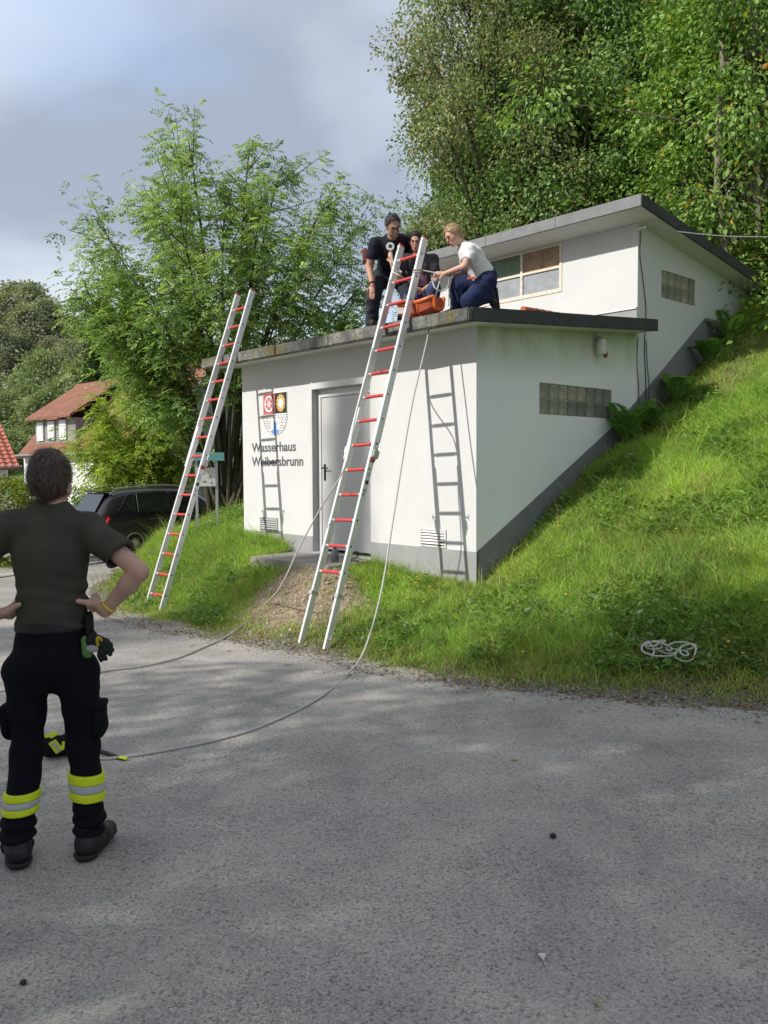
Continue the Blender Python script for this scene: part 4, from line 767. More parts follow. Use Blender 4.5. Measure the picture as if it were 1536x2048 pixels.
# ------------------------------------------------------------------ ladders
REDR = simple('red_rung_rubber', (0.50, 0.055, 0.05), 0.6, var=.12, scale=30); REDC = simple('red_plastic_cap', (0.42, 0.05, 0.03), .5); STEEL = simple('galvanised_clip', (.5, .5, .5), .4, metal=.8, var=.15, scale=40)
LALU = simple('ladder_aluminium', (0.74, 0.745, 0.74), 0.42, metal=0.55, var=0.10, scale=9, bump=.05, bscale=200); HOLE = simple('rung_hole', (.015, .015, .015), .8)
def ladder(label, foot, eave, s_first, nr, top, joint, cap_low):
    foot = Vector(foot); dl = (Vector(eave) - foot).normalized()
    rt = thing('ladder', label, 'ladder', wor(*foot), 0, 'aluminium plug-in ladders leaning on the lower roof')
    Z = EX * dl.x + EY * dl.y + Vector((0, 0, dl.z)); Yv = EY.copy(); Xv = Yv.cross(Z).normalized(); Yv = Z.cross(Xv)
    rt.rotation_euler = Matrix((( Xv.x, Yv.x, Z.x), (Xv.y, Yv.y, Z.y), (Xv.z, Yv.z, Z.z))).to_euler()       # local z runs up the ladder, local x into the wall
    def half(s): return .212 - .040 * s / top
    def rail(s0, s1, sg, off, th=.034, dp=.074, nm='rail'):
        a, b = half(s0) + off, half(s1) + off; m = MB()
        m.prism([(-dp / 2, sg * (a - th / 2), s0), (dp / 2, sg * (a - th / 2), s0), (dp / 2, sg * (a + th / 2), s0), (-dp / 2, sg * (a + th / 2), s0)], (0, sg * (b - a), s1 - s0)); return m.build(nm, LALU, rt, bevel=.004)
    jl = joint + .62
    for sg in (-1, 1):
        lo = rail(.012 if cap_low else 0, jl, sg, 0.0); up = rail(joint, top - .02, sg, .020, .034, .086)
        m = MB().box(-.034, .034, sg * (half(joint) + .02) - .017, sg * (half(joint) + .02) + .017, joint - .035, joint - .001).build('rail_cap', REDC, up, bevel=.006)
        MB().box(-.040, .040, sg * (half(top) + .02) - .0145, sg * (half(top) + .02) + .0145, top - .02, top + .006).build('rail_cap', REDC, up, bevel=.005)
        if cap_low: MB().box(-.036, .036, sg * half(0) - .016, sg * half(0) + .016, -.02, .012).build('rail_foot', REDC, lo, bevel=.006)
        # joint housing, lever pin
        hy = sg * (half(joint) + .042); MB().box(-.03, .05, hy - .016, hy + .016, joint + .01, joint + .10).build('lock_housing', STEEL, up, bevel=.006)
        MB().tube([(0, hy, joint + .13), (0, hy + sg * .055, joint + .13)], .008, 8).tube([(0, hy + sg * .05, joint + .10), (0, hy + sg * .05, joint + .16)], .006, 6).build('lock_pin', STEEL, up, smooth=True)
        if cap_low:
            MB().box(-.042, .042, sg * half(.58) - .019, sg * half(.58) + .019, .555, .60).build('rail_clip', STEEL, lo, bevel=.003); MB().box(-.046, -.042, sg * half(.58) - .018 - (.02 if sg < 0 else 0), sg * half(.58) + .018 + (.02 if sg > 0 else 0), .56, .6).build('rail_clip', STEEL, lo)
            yy = sg * (half(.12) + .02); MB().tube([(.0, sg * half(.12), .12), (.0, yy + sg * .02, .12), (.0, yy + sg * .02, .16)], .007, 6).build('rail_hook', STEEL, lo)
    me = mc = mh = None
    for k in range(nr):
        s = s_first + .289 * k; w = half(s) - .012 + (.02 if s > joint else 0)
        r = MB().tube([(-.004, -w, s), (-.004, w, s)], .0155, 8).build('rung', LALU, rt, smooth=True)
        MB().tube([(-.004, -w * .74, s), (-.004, w * .74, s)], .0185, 10).build('rung_cover', REDR, r, smooth=True)
        for sg in (-1, 1):
            o = half(s) + .0172 + (.0203 if s > joint else 0); MB().lathe([(.011, 0), (.011, .0012)], (-.004, sg * o, s), 10, M=Matrix.Rotation(-sg * math.pi / 2, 4, 'X')).build('rung_end', HOLE, r)
    for k in range(3):                                            # rail stamp plates
        MB().box(-.02, .02, -(half(1.6)) - .0185, -(half(1.6)) - .0172, 1.72 + .09 * k, 1.76 + .09 * k).build('rail_plate', HOLE if k % 2 else STEEL, rt)
    return rt
LADA = ladder('aluminium ladder with red rungs up to the people on the roof', (-1.85, .636, -.205), (-.545, .757, 3.385), .824, 14, 4.80, 2.1, True)
LADB = ladder('aluminium ladder with red rungs left of the crest, reaching past the roof corner', (-1.82, 4.25, -.27), (-.545, 4.333, 3.304), .228, 16, 4.845, 2.09, False)
# ------------------------------------------------------------------ ropes
t = NT('pale_rope'); wv = t.n.new('ShaderNodeTexNoise'); wv.inputs['Scale'].default_value = 160; t.link(t.tc.outputs['Object'], wv.inputs[0]); t.col(t.ramp(wv.outputs[0], [(.3, (.36, .35, .32)), (.7, (.56, .55, .51))])); t.set(rough=.9); t.bump(wv.outputs[0], .5, .004); ROPE = t.m
def clampz(p, r=.009):
    X, Y = loc_of(p); z = road_z(p.y)
    if -3 < X < 8 and -5 < Y < 10: z = max(z, float(terrain_local(X, Y)))
    return Vector((p.x, p.y, max(p.z, z + r)))
def on_terrain(px, py):
    d = ray(px, py); t_ = 4.0
    while t_ < 20:
        p = EYEP + d * t_; X, Y = loc_of(p); z = max(road_z(p.y), float(terrain_local(X, Y)) if -3 < X < 8 and -6 < Y < 10 else -9)
        if p.z < z + .012: return Vector((p.x, p.y, z + .012))
        t_ += .02
    return on_road(px, py)
def rope(name, pts, r, label, cat='rope', parent=None):
    pp = catmull(pts, 7); b = pp[-1].copy(); o = MB().tube([p - b for p in pp], r, 8).build(name, ROPE, parent, smooth=True, recalc=False)
    o.location = b; return tag(o, label, cat)
dzl = Vector((0, 0, .004))
rp = [wor(-.42, .96, 3.86), wor(-.56, .955, 3.42), wor(-.74, .93, 3.0), at(735, 740, 9.02), at(712, 830, 8.9), at(690, 933, 8.80), at(645, 1010, 8.87), at(600, 1092, 8.96), at(562, 1172, 9.03)] + [on_terrain(530, 1209)] + [on_terrain(*q) for q in ((490, 1246), (450, 1275), (400, 1298), (350, 1318), (280, 1333), (210, 1342), (100, 1364), (0, 1383), (-90, 1402))]
rope('guy_rope', [clampz(p) for p in rp], .0085, 'pale rope running from the ladder joint down to the road and off left')
rp = [at(884, 548, 9.85), at(873, 585, 9.6), at(863, 632, 9.35), at(852, 690, 9.22), at(826, 800, 9.0), at(805, 920, 8.75), at(783, 1060, 8.4), at(761, 1190, 8.0), at(729, 1300, 7.55)] + [on_road(*q) + dzl for q in ((694, 1352), (650, 1390), (600, 1420), (540, 1448), (480, 1470), (400, 1490), (300, 1509), (215, 1520), (165, 1514))] + [on_road(128, 1508) + Vector((0, 0, .06)), on_road(100, 1502) + Vector((0, .05, .12))]
rope('safety_rope', [clampz(p) for p in rp], .0090, 'pale rope hanging from the kneeling person, curving over the road to the black bag')
# loose tangle of rope lying on the grass at the right
rng = np.random.default_rng(3); c0 = on_terrain(1342, 1332); Xc, Yc = loc_of(c0); pts = []
for i in range(70):
    a = i * .7 + .25 * math.sin(i * 1.3); r = .06 + .03 * math.sin(i * .7); X = Xc + .06 * math.sin(i * .13) + r * math.cos(a); Y = Yc + .17 * math.sin(i * .21 + .4) + r * 1.1 * math.sin(a); pts.append(wor(X, Y, float(terrain_local(X, Y)) + .10 + .04 * (.5 + .5 * math.sin(i * .37))))
rope('rope_tangle', pts, .0075, 'tangle of dirty white rope lying in the grass at the right')
# wire to the forest
a = wor(3.37, -.12, 4.95); b = at(1720, 457, 10.6); pp = [a + (b - a) * (i / 12) - Vector((0, 0, .12 * math.sin(math.pi * i / 12))) for i in range(13)]
w = MB().tube([p - a for p in pp], .0075, 6).build('overhead_wire', simple('wire_grey', (.3, .3, .31), .5, metal=.4), None, smooth=True); w.location = a; tag(w, 'thin wire strung from the upper house corner into the trees', 'wire')
# ------------------------------------------------------------------ orange rescue stretcher and pole on the roof
ORG = simple('orange_plastic', (.60, .125, .02), .45, var=.18, scale=5); ORD = simple('shaded_orange_plastic', (.36, .07, .03), .5)  # hull orange darkened to stand for the shading inside the basket
def roof_pt(X, Y, dz=0): return wor(X, Y, st(X) + dz)
S0 = roof_pt(-.30, .86); S = thing('rescue_stretcher', 'orange plastic basket stretcher on the roof behind the ladder', 'stretcher', S0)
m = MB(); L_ = .56; d_ = (roof_pt(-.29, 0.1) - S0); d_.normalize(); sd = Vector((-d_.y, d_.x, 0)); nst = 14; prof = [(-1, 1), (-.97, .82), (-.84, .25), (-.55, .03), (0, 0), (.55, .03), (.84, .25), (.97, .82), (1, 1)]
rows = []
for i in range(nst + 1):
    f = i / nst; e = min(1, math.sqrt(max(.02, 1 - abs(2 * f - 1) ** 4))); hw = .15 * (.45 + .55 * e); h0 = .15; lift = .06 * abs(2 * f - 1) ** 3
    rows.append([d_ * (L_ * f) + sd * (u * hw) + Vector((0, 0, .012 + lift + (h0 - lift * .3) * v)) for u, v in prof])
for sc_, flip in ((1, 0), (.965, 1)):
    for i in range(nst):
        for j in range(len(prof) - 1):
            q = [rows[i][j], rows[i][j + 1], rows[i + 1][j + 1], rows[i + 1][j]]; q = [p + Vector((0, 0, .012 * flip)) for p in q]; m.poly(q if flip else q[::-1])
m.poly(rows[0]); m.poly(rows[-1][::-1]); m.build('hull', ORD, S, smooth=True, recalc=False)
for j in (0, -1): MB().tube([r[j] for r in rows], .022, 8).build('rim', ORG, S, smooth=True)
for f in (0, -1): MB().tube(rows[f], .022, 8).build('rim', ORG, S, smooth=True)
for i in (3, 6, 9): MB().tube([rows[i][k] * 1.0 + Vector((0, 0, .004)) for k in range(9)], .016, 6).build('hull_rib', ORG, S, smooth=True)
q = rows[3][0] + Vector((0, 0, -.07)); MB().box(-.05, .05, -.006, .006, -.035, .035).build('paper_label', simple('white_label', (.7, .7, .68), .7), S).location = q + sd * -.01
MB().tube([rows[5][0] + Vector((0, 0, .02)), rows[5][0] + d_ * .1 + Vector((0, 0, .025))], .028, 8).build('yellow_strap', simple('yellow_webbing', (.55, .45, .03), .8), S)
pp0 = roof_pt(.55, -.22, .035); pp1 = roof_pt(1.75, .05, .035)
P = thing('orange_pole', 'orange rolled pole with dark bands lying along the roof edge', 'pole', pp0); MB().tube([(0, 0, 0), pp1 - pp0], .034, 10).build('tube', simple('pole_orange', (.50, .11, .035), .5, var=.2, scale=12), P, smooth=True)
for f in (.28, .42, .6, .8): c = (pp1 - pp0) * f; e = (pp1 - pp0).normalized() * .02; MB().tube([c - e, c + e], .037, 10).build('band', DARK, P)
# ------------------------------------------------------------------ parked car
def car():
    wc = at(266, 1080, 18.6); f = Vector((.74, .673, 0)); lf = Vector((-.673, .74, 0)); o = wc + lf * .75 + f * 1.2; o.z = road_z(20) + .0
    R = thing('parked_car', 'dark purple-black estate car parked beyond the grass bank', 'car', o, math.atan2(f.y, f.x)); R.scale = (.94, .94, .94)
    # stations: x, z_low, z_belt, z_roof, half width low, belt, roof
    S = [(-2.20, .42, .80, .84, .70, .74, .70), (-2.16, .30, .92, 1.00, .80, .82, .72), (-2.05, .26, .98, 1.14, .86, .87, .70), (-1.85, .24, 1.02, 1.44, .89, .89, .64), (-1.62, .22, 1.03, 1.57, .90, .895, .63), (-1.2, .22, 1.02, 1.62, .905, .90, .635), (-.5, .22, 1.00, 1.645, .905, .90, .64), (.2, .22, .985, 1.62, .905, .90, .635), (.62, .22, .98, 1.52, .905, .90, .62), (1.02, .22, .98, 1.20, .90, .895, .66), (1.25, .22, .98, 1.04, .90, .89, .72), (1.7, .24, .92, .96, .89, .86, .72), (2.05, .26, .80, .84, .82, .78, .66), (2.2, .32, .62, .66, .66, .62, .56)]
    PAINT = NT('dark_car_paint'); PAINT.col((.024, .021, .034)); PAINT.set(rough=.28, metal=.3, spec=.5, coat=.8); PAINT = PAINT.m
    def sec(s):
        x, zl, zb, zr, wl, wb, wr = s; mid = (zl + zb) / 2
        return [(x, -wl * .9, zl), (x, -wl, zl + .12), (x, -wl - .012, mid + .05), (x, -wb, zb - .06), (x, -wb + .02, zb), (x, -(wr + .03), zr - .10 * min(1, (zr - zb) / .3)), (x, -wr * .86, zr - .02), (x, -wr * .4, zr), (x, 0, zr + .004)]
    m = MB(); n = 9; b = []
    for s in S:
        h = sec(s); full = h + [(x, -y, z) for x, y, z in h[-2::-1]]; b.append(len(m.v)); m.v += full
    k = len(full)
    for i in range(len(S) - 1):
        for j in range(k - 1): m.f.append((b[i] + j, b[i] + j + 1, b[i + 1] + j + 1, b[i + 1] + j))
        m.f.append((b[i] + k - 1, b[i], b[i + 1], b[i + 1] + k - 1))
    m.f.append(tuple(range(b[0], b[0] + k))); m.f.append(tuple(range(b[-1], b[-1] + k))[::-1])
    body = m.build('body', PAINT, R, smooth=True)
    body.data.polygons.foreach_set('use_smooth', np.ones(len(body.data.polygons), bool)); sm = body.modifiers.new('s', 'SUBSURF'); sm.levels = sm.render_levels = 1
    g = NT('car_glass'); g.col((.02, .024, .026)); g.set(rough=.04, spec=.8); GL = g.m
    xs = [s[0] for s in S]
    def side(x, t, sg=-1, off=.012):
        v = [np.interp(x, xs, [s[i] for s in S]) for i in range(1, 7)]; zl, zb, zr, wl, wb, wr = v; z0, z1 = zb + .02, zr - .10; y = (wb - .01) * (1 - t) + (wr + .03) * t + off
        return (x, sg * y, z0 + (z1 - z0) * t)
    for sg in (-1, 1):
        for nm, poly in (('rear_quarter_window', [(-1.66, .12), (-1.24, .06), (-1.20, .93), (-1.34, .93)]), ('rear_door_window', [(-1.16, .06), (-.28, .05), (-.33, .97), (-1.12, .95)]), ('front_door_window', [(-.20, .05), (.66, .05), (.60, .45), (.34, .93), (-.25, .97)])):
            p3 = []
            for (x0, t0), (x1, t1) in zip(poly, poly[1:] + poly[:1]): p3 += [side(x0 + (x1 - x0) * q, t0 + (t1 - t0) * q, sg) for q in (0, .34, .67)]
            c = tuple(np.mean(p3, axis=0)); mm = MB()
            for a_, b_ in zip(p3, p3[1:] + p3[:1]): mm.poly([c, a_, b_])
            wdw = mm.build(nm, GL, R, recalc=False)
            MB().tube([Vector(q) for q in p3 + p3[:1]], .008, 4, False).build('window_trim', simple('trim_black', (.03, .03, .03), .3), wdw)
        MB().tube([side(x, 1.0, sg, -.05)[:2] + (np.interp(x, xs, [s[3] for s in S]) + z,) for x, z in ((-1.75, -.02), (-1.6, .035), (-1.0, .05), (-.3, .05), (.3, .045), (.5, -.0))], .019, 8).build('roof_rail', simple('satin_rail', (.42, .42, .43), .3, metal=.8), R, smooth=True)
        MB().prism([(-2.19, sg * .50, .93), (-2.17, sg * .80, .98), (-1.90, sg * .905, .98), (-1.86, sg * .912, .92), (-1.95, sg * .912, .80), (-2.12, sg * .84, .82), (-2.215, sg * .52, .88)], (-.012, sg * .012, 0)).build('tail_light', simple('red_lamp', (.5, .02, .02), .15, spec=.7), R, bevel=.004)
        MB().tube([side(-.9, 0, sg, .03)[:2] + (.88,), side(-.68, 0, sg, .03)[:2] + (.885,)], .014, 6).build('door_handle', PAINT, R)
        for xw in (-1.28, 1.36):
            wl = MB().lathe([(.20, -.11), (.325, -.10), (.338, -.05), (.338, .05), (.325, .10), (.20, .11)], (xw, sg * .80, .33), 26, M=Matrix.Rotation(math.pi / 2, 4, 'X')).build('wheel', simple('tyre', (.02, .02, .02), .85), R, smooth=True)
            yo = sg * .905; rim = MB().tube([(xw + .225 * math.cos(a), yo, .33 + .225 * math.sin(a)) for a in [i * math.pi / 12 for i in range(25)]], .014, 6, False)
            for i in range(10): a = i * math.pi / 5 + .15; rim.bar((xw + .03 * math.cos(a), yo, .33 + .03 * math.sin(a)), (xw + .22 * math.cos(a), yo - sg * .01, .33 + .22 * math.sin(a)), .03, .018, (0, 1, 0))
            rim.lathe([(.05, -.012), (.05, .012)], (xw, yo, .33), 12, M=Matrix.Rotation(math.pi / 2, 4, 'X')).build('rim', simple('alloy', (.5, .5, .5), .35, metal=.7), wl)
            MB().tube([(xw + .40 * math.cos(a), sg * .895, .33 + .40 * math.sin(a)) for a in [i * math.pi / 12 - .12 for i in range(14)]], .035, 6, False).build('wheel_arch', simple('arch_plastic', (.018, .018, .018), .7), R)
    rw = [(-2.075, -.60, 1.07), (-2.075, .60, 1.07), (-1.80, .52, 1.49), (-1.80, -.52, 1.49)]; MB().prism([(x - .035, y, z + .01) for x, y, z in rw], (-.012, 0, .006)).build('rear_window', GL, R)
    MB().box(-1.9, -1.66, -.56, .56, 1.545, 1.575).build('roof_spoiler', PAINT, R, bevel=.008)
    MB().bar((-2.11, -.02, 1.10), (-2.03, -.35, 1.17), .012, .02).build('wiper', DARK, R); MB().box(-2.235, -2.215, -.26, .26, .80, .91).build('number_plate', simple('plate_white', (.6, .6, .58), .5), R)
    MB().box(-2.24, -2.1, -.74, .74, .34, .52).build('rear_bumper', simple('bumper_grey', (.10, .10, .10), .6), R, bevel=.02)
    MB().lathe([(.012, 0), (.004, .16)], (-1.45, 0, 1.61), 6, M=Matrix.Rotation(-.6, 4, 'Y')).build('roof_antenna', DARK, R)
    return R
car()
# ------------------------------------------------------------------ red-roofed house
def tilemat(name, c, s=4.2):
    t = NT(name); wv = t.n.new('ShaderNodeTexWave'); wv.bands_direction = 'Z'; wv.inputs['Scale'].default_value = s; wv.inputs['Distortion'].default_value = .3; t.link(t.tc.outputs['Object'], wv.inputs[0]); n1 = t.noise(1.2, 6, .65); n2 = t.noise(14, 4, .6)
    cc = t.mix(1.0, t.ramp(n1, [(.3, tuple(x * .75 for x in c)), (.7, tuple(x * 1.15 for x in c))]), t.ramp(n2, [(.3, (.8, .8, .8)), (.7, (1.15, 1.12, 1.1))]), 'MULTIPLY'); cc = t.mix(1.0, cc, t.ramp(wv.outputs[0], [(0., (.55, .55, .55)), (.35, (1, 1, 1))]), 'MULTIPLY')
    t.col(cc); t.set(rough=.85, spec=.2); t.bump(wv.outputs[0], .6, .04); return t.m
TILE = tilemat('clay_tiles', (.31, .145, .10)); HWALL = simple('house_render', (.70, .70, .68), .85, var=.05); CLAD = simple('grey_green_cladding', (.16, .19, .17), .8, var=.2, scale=3)
WINW = simple('white_window_frame', (.72, .73, .73), .5); PANE = NT('house_pane'); PANE.col((.10, .12, .13)); PANE.set(rough=.08, spec=.7); PANE = PANE.m
eL, eR, rL, rR = Vector((-22.1, 50, 2.5)), Vector((-11.1, 39, 2.5)), Vector((-19.9, 54.1, 7.2)), Vector((-8.9, 43.1, 7.2)); back = (rL - eL); back.z = 0
HO = Vector((-15, 46, road_z(12) - .1)); HS = thing('red_roofed_house', 'white house with a red tiled roof and a dormer behind the young tree', 'house', HO)
def hb(name, mbx, mat, par=HS, **k): return mbx.build(name, mat, par, shift=HO, **k)
bL, bR = eL + back * 2, eR + back * 2; dn = Vector((0, 0, -.16)); ov = (eR - eL).normalized() * .35
RF = hb('roof', MB().prism([eL - ov, eR + ov, rR + ov, rL - ov], dn).prism([bL - ov, rL - ov, rR + ov, bR + ov], dn), TILE)
u = back.normalized(); inn = u * .45; gz = road_z(12) - .3
def zset(p, z): return Vector((p.x, p.y, z))
for nm, a, b, mt in (('front_wall', eL + inn, eR + inn, HWALL), ('rear_wall', bL - inn, bR - inn, HWALL)): hb(nm, MB().prism([zset(a, gz), zset(b, gz), zset(b, 2.7), zset(a, 2.7)], u * .3), mt)
for nm, a, b, r_, mt in (('gable_wall', eR + inn, bR - inn, rR, CLAD), ('far_gable_wall', eL + inn, bL - inn, rL, HWALL)): hb(nm, MB().prism([zset(a, gz), zset(b, gz), zset(b, 2.75), zset(r_, 6.95), zset(a, 2.75)], (eR - eL).normalized() * (-.3)), mt)
al_ = (eR - eL).normalized(); nf = -u
hb('gutter', MB().tube([eL - ov + nf * .08, eR + ov + nf * .08], .07, 8), simple('zinc_gutter', (.3, .31, .32), .5, metal=.5), RF)
hb('verge_board', MB().bar(eR + ov * 1.05 + Vector((0, 0, -.1)), rR + ov * 1.05 + Vector((0, 0, -.1)), .06, .28), simple('verge_grey', (.35, .37, .37), .7), RF)
def slope(f, g): return eL + (eR - eL) * f + (rL - eL) * g           # point on the front slope
ch = hb('chimney', MB().box(-.3, .3, -.3, .3, -1.0, 1.15), simple('zinc_chimney', (.40, .42, .44), .45, metal=.3), HS); ch.location = slope(.36, .97) - HO; ch.rotation_euler = (0, 0, math.atan2(al_.y, al_.x))
hb('chimney_cap', MB().box(-.42, .42, -.36, .36, 1.3, 1.36).box(-.3, -.24, -.3, -.24, 1.15, 1.3).box(.24, .3, .24, .3, 1.15, 1.3).box(-.3, -.24, .24, .3, 1.15, 1.3).box(.24, .3, -.3, -.24, 1.15, 1.3), WINW, ch).location = HO
# dormer near the left end
d0, d1 = .07, .42; base = .15; hgt = 1.35
fa, fb = slope(d0, base), slope(d1, base); top = Vector((0, 0, hgt)); ra, rb = slope(d0 - .03, .93), slope(d1 + .03, .93)
DM = hb('dormer', MB().prism([fa, fb, fb + top, fa + top], u * 2.6), simple('dormer_cladding', (.24, .23, .24), .7), HS)
hb('dormer_roof', MB().prism([fa + top - al_ * .4 + nf * .55, fb + top + al_ * .3 + nf * .55, rb + Vector((0, 0, .12)), ra + Vector((0, 0, .12))], (0, 0, .14)), TILE, DM)
for k in range(3):
    p = fa + al_ * (.35 + k * 1.55) + nf * .02 + Vector((0, 0, .15)); q = p + al_ * .9
    wf = hb('window', MB().prism([p, q, q + Vector((0, 0, 1.1)), p + Vector((0, 0, 1.1))], nf * .08), WINW, DM); i_ = al_ * .1 + Vector((0, 0, .1)); hb('pane', MB().prism([p + i_, q - al_ * .1 + Vector((0, 0, .1)), q - al_ * .1 + Vector((0, 0, 1.0)), p + i_ + Vector((0, 0, .9))], nf * .1), simple('curtained_pane', (.62, .66, .66), .2), wf)
# white ribbon window in the gable wall and snow guards
go = (eR - eL).normalized(); ga = zset(eR + inn, 0) + go * .01
for k in range(4):
    p = ga + u * (.5 + k * 1.75) + Vector((0, 0, .75)); q = p + u * 1.6; wf = hb('window', MB().prism([p, q, q + Vector((0, 0, 1.15)), p + Vector((0, 0, 1.15))], go * .07), WINW, HS); j_ = Vector((0, 0, .12)); hb('pane', MB().prism([p + u * .12 + j_, q - u * .12 + j_, q - u * .12 + Vector((0, 0, 1.02)), p + u * .12 + Vector((0, 0, 1.02))], go * .09), PANE, wf)
hb('fascia_band', MB().prism([ga + u * .2 + Vector((0, 0, 2.0)), ga + u * 7.6 + Vector((0, 0, 2.0)), ga + u * 7.6 + Vector((0, 0, 2.25)), ga + u * .2 + Vector((0, 0, 2.25))], go * .12), WINW, HS)
# neighbour's roof corner at the left edge: every tile in view is a piece
E0 = at(38, 933, 30); V0 = at(-14, 815, 34); Lf = at(-130, 940, 28.6); NH = thing('tiled_shed', 'corner of a red pantiled roof at the left picture edge', 'shed', Vector((E0.x, E0.y, road_z(12) - .1)))
ea = (Lf - E0).normalized(); uv = (V0 - E0); ul = uv.length; uv.normalize(); nrm = uv.cross(ea).normalized(); nrm = nrm if nrm.z > 0 else -nrm; no = Vector(NH.location)
MB().prism([E0, E0 + ea * 4, E0 + ea * 4 + uv * ul, E0 + uv * ul], nrm * -.12).build('roof_deck', simple('roof_lath', (.25, .12, .08), .9), NH, shift=no)
TILE2 = simple('pantile', (.40, .13, .085), .75, var=.2, scale=3); tw, th = .24, .34; pts = []
tm = MB(); sect = [(-.5 + i / 6, .022 * math.cos(2 * math.pi * i / 6)) for i in range(7)]
for i in range(6):
    (a0, h0), (a1, h1) = sect[i], sect[i + 1]; tm.poly([ea * a0 * tw + nrm * (h0 + .05), ea * a1 * tw + nrm * (h1 + .05), ea * a1 * tw + uv * (th + .04) + nrm * (h1 + .012), ea * a0 * tw + uv * (th + .04) + nrm * (h0 + .012)]); tm.poly([ea * a0 * tw + nrm * (h0 + .05), ea * a0 * tw + nrm * (h0 + .02), ea * a1 * tw + nrm * (h1 + .02), ea * a1 * tw + nrm * (h1 + .05)])
t0 = tm.build('tile', TILE2, NH); first = True
for c in range(9):
    for r in range(int(ul / th)):
        b = t0 if first else bpy.data.objects.new('tile', t0.data)
        if not first: COL.objects.link(b); b.parent = NH
        first = False; b.location = E0 - no + ea * ((c + .5) * tw) + uv * (r * th - .05)
MB().prism([zset(E0 + ea * .4 + uv * .4, road_z(12) - .2), zset(E0 + ea * 4 + uv * .4, road_z(12) - .2), zset(E0 + ea * 4 + uv * .4, E0.z + .1), zset(E0 + ea * .4 + uv * .4, E0.z + .1)], (0, .2, 0)).build('wall', HWALL, NH, shift=no)
MB().tube([E0 - ea * .1, E0 + ea * 4], .05, 7).build('gutter', simple('zinc_gutter2', (.3, .31, .32), .5, metal=.5), NH, shift=no)
# hedge
def leaf_block(name, label, cat, c, half, n, L, pal, seed, rz=0.):
    rng = np.random.default_rng(seed); u = rng.uniform(-1, 1, (n, 3)); k = np.argmax(np.abs(u), 1); push = rng.random(n) < .8; u[np.arange(n)[push], k[push]] = np.sign(u[np.arange(n)[push], k[push]]) * (1 - .16 * rng.random(push.sum()))
    P = u * np.array(half); P *= (1 + .10 * vnoise(P * 1.0 + 7, 1.6)[:, None]); P[:, 2] += half[2]; ax = unit(u * np.array([1, 1, .6]) + .6 * rng.normal(size=(n, 3))); l = L * (.6 + .7 * rng.random(n)); V, F = leaf_arrays(P, ax, rand_unit(n, rng) * .7 + np.array([0, 0, .8]), l, l * .55)
    rt = thing(name, label, cat, c, rz); mesh_np('foliage', V, F, LEAF, rt, col=np.repeat(pick_tint(n, pal, rng), 4, 0)); w = MB()
    for i in range(6): x, y = rng.uniform(-.8, .8) * half[0], rng.uniform(-.5, .5) * half[1]; MB().tube([(x, y, 0), (x + .1, y, half[2])], [.03, .012], 5).build('stem', BARK, rt)
    return rt
ph = at(-72, 1040, 17); ph.z = road_z(12)
leaf_block('hedge', 'clipped yellow-green hedge at the left picture edge', 'hedge', ph, (1.5, .7, .88), 16000, .075, [(.20, .24, .03, 3), (.28, .30, .04, 2), (.08, .13, .025, 2)], 51)
ph = at(-60, 1040, 22); ph.z = road_z(12)
leaf_block('hedge', 'darker green hedge further back under the shed roof', 'hedge', ph, (3.4, .8, .75), 14000, .09, GREEN, 52)
# notice board with small teal roof, pole
pb = at(414, 1015, 14.2); Xb, Yb = loc_of(pb); pb.z = float(terrain_local(Xb, Yb)); zt = at(414, 905, 14.2).z - pb.z; N = thing('notice_board', 'small notice board with a teal pitched roof on two metal posts', 'notice board', pb, .25)
GP = simple('galvanised_post', (.5, .52, .53), .4, metal=.6); 
for x in (-.17, .17): MB().box(x - .022, x + .022, -.022, .022, -.3, zt - .12).build('post', GP, N)
MB().box(-.15, .15, -.04, -.024, zt - .58, zt - .26).build('board', simple('white_board', (.72, .72, .70), .6), N)
for x, z, w_, h_ in ((-.06, zt - .36, .05, .03), (.06, zt - .42, .04, .05), (-.04, zt - .50, .06, .03), (.08, zt - .52, .03, .03)): MB().box(x - w_ / 2, x + w_ / 2, -.0425, -.0405, z - h_ / 2, z + h_ / 2).build('notice', simple('grey_notice', (.3, .3, .3), .7), N)
MB().prism([(-.3, -.16, zt - .14), (-.3, .16, zt - .14), (-.3, 0, zt + .0)], (.6, 0, 0)).build('roof', simple('teal_sheet', (.07, .19, .19), .5), N)
pw = at(355, 962, 24); pw.z = road_z(12); MBp = MB().tube([(0, 0, 0), (0, 0, at(355, 908, 24).z - pw.z)], .05, 8).build('white_pole', simple('pole_white', (.6, .6, .58), .6)); MBp.location = pw; tag(MBp, 'white pole standing in front of the grey-green gable', 'pole')
# bucket and hose on the landing
bp = wor(-.42, 2.02, .472); B = thing('grey_canister', 'small dark grey canister standing on the door landing', 'canister', bp); MB().lathe([(.05, 0), (.052, .005), (.045, .15), (.03, .17)], (0, 0, 0), 16).build('can', simple('canister_grey', (.07, .08, .10), .5), B, smooth=True); MB().lathe([(.02, .17), (.02, .2)], (0, 0, 0), 10).build('cap', DARK, B)
hp = [wor(-.40, 1.92, .485), wor(-.30, 1.86, .50), wor(-.25, 1.78, .55), wor(-.3, 1.74, .62), wor(-.42, 1.73, .55), wor(-.40, 1.82, .49), wor(-.28, 1.88, .485), wor(-.2, 1.8, .485)]; h = MB().tube([p - hp[0] for p in catmull(hp, 5)], .008, 7).build('black_hose', DARK, None, smooth=True); h.location = hp[0]; tag(h, 'short black hose curled on the door landing', 'hose')
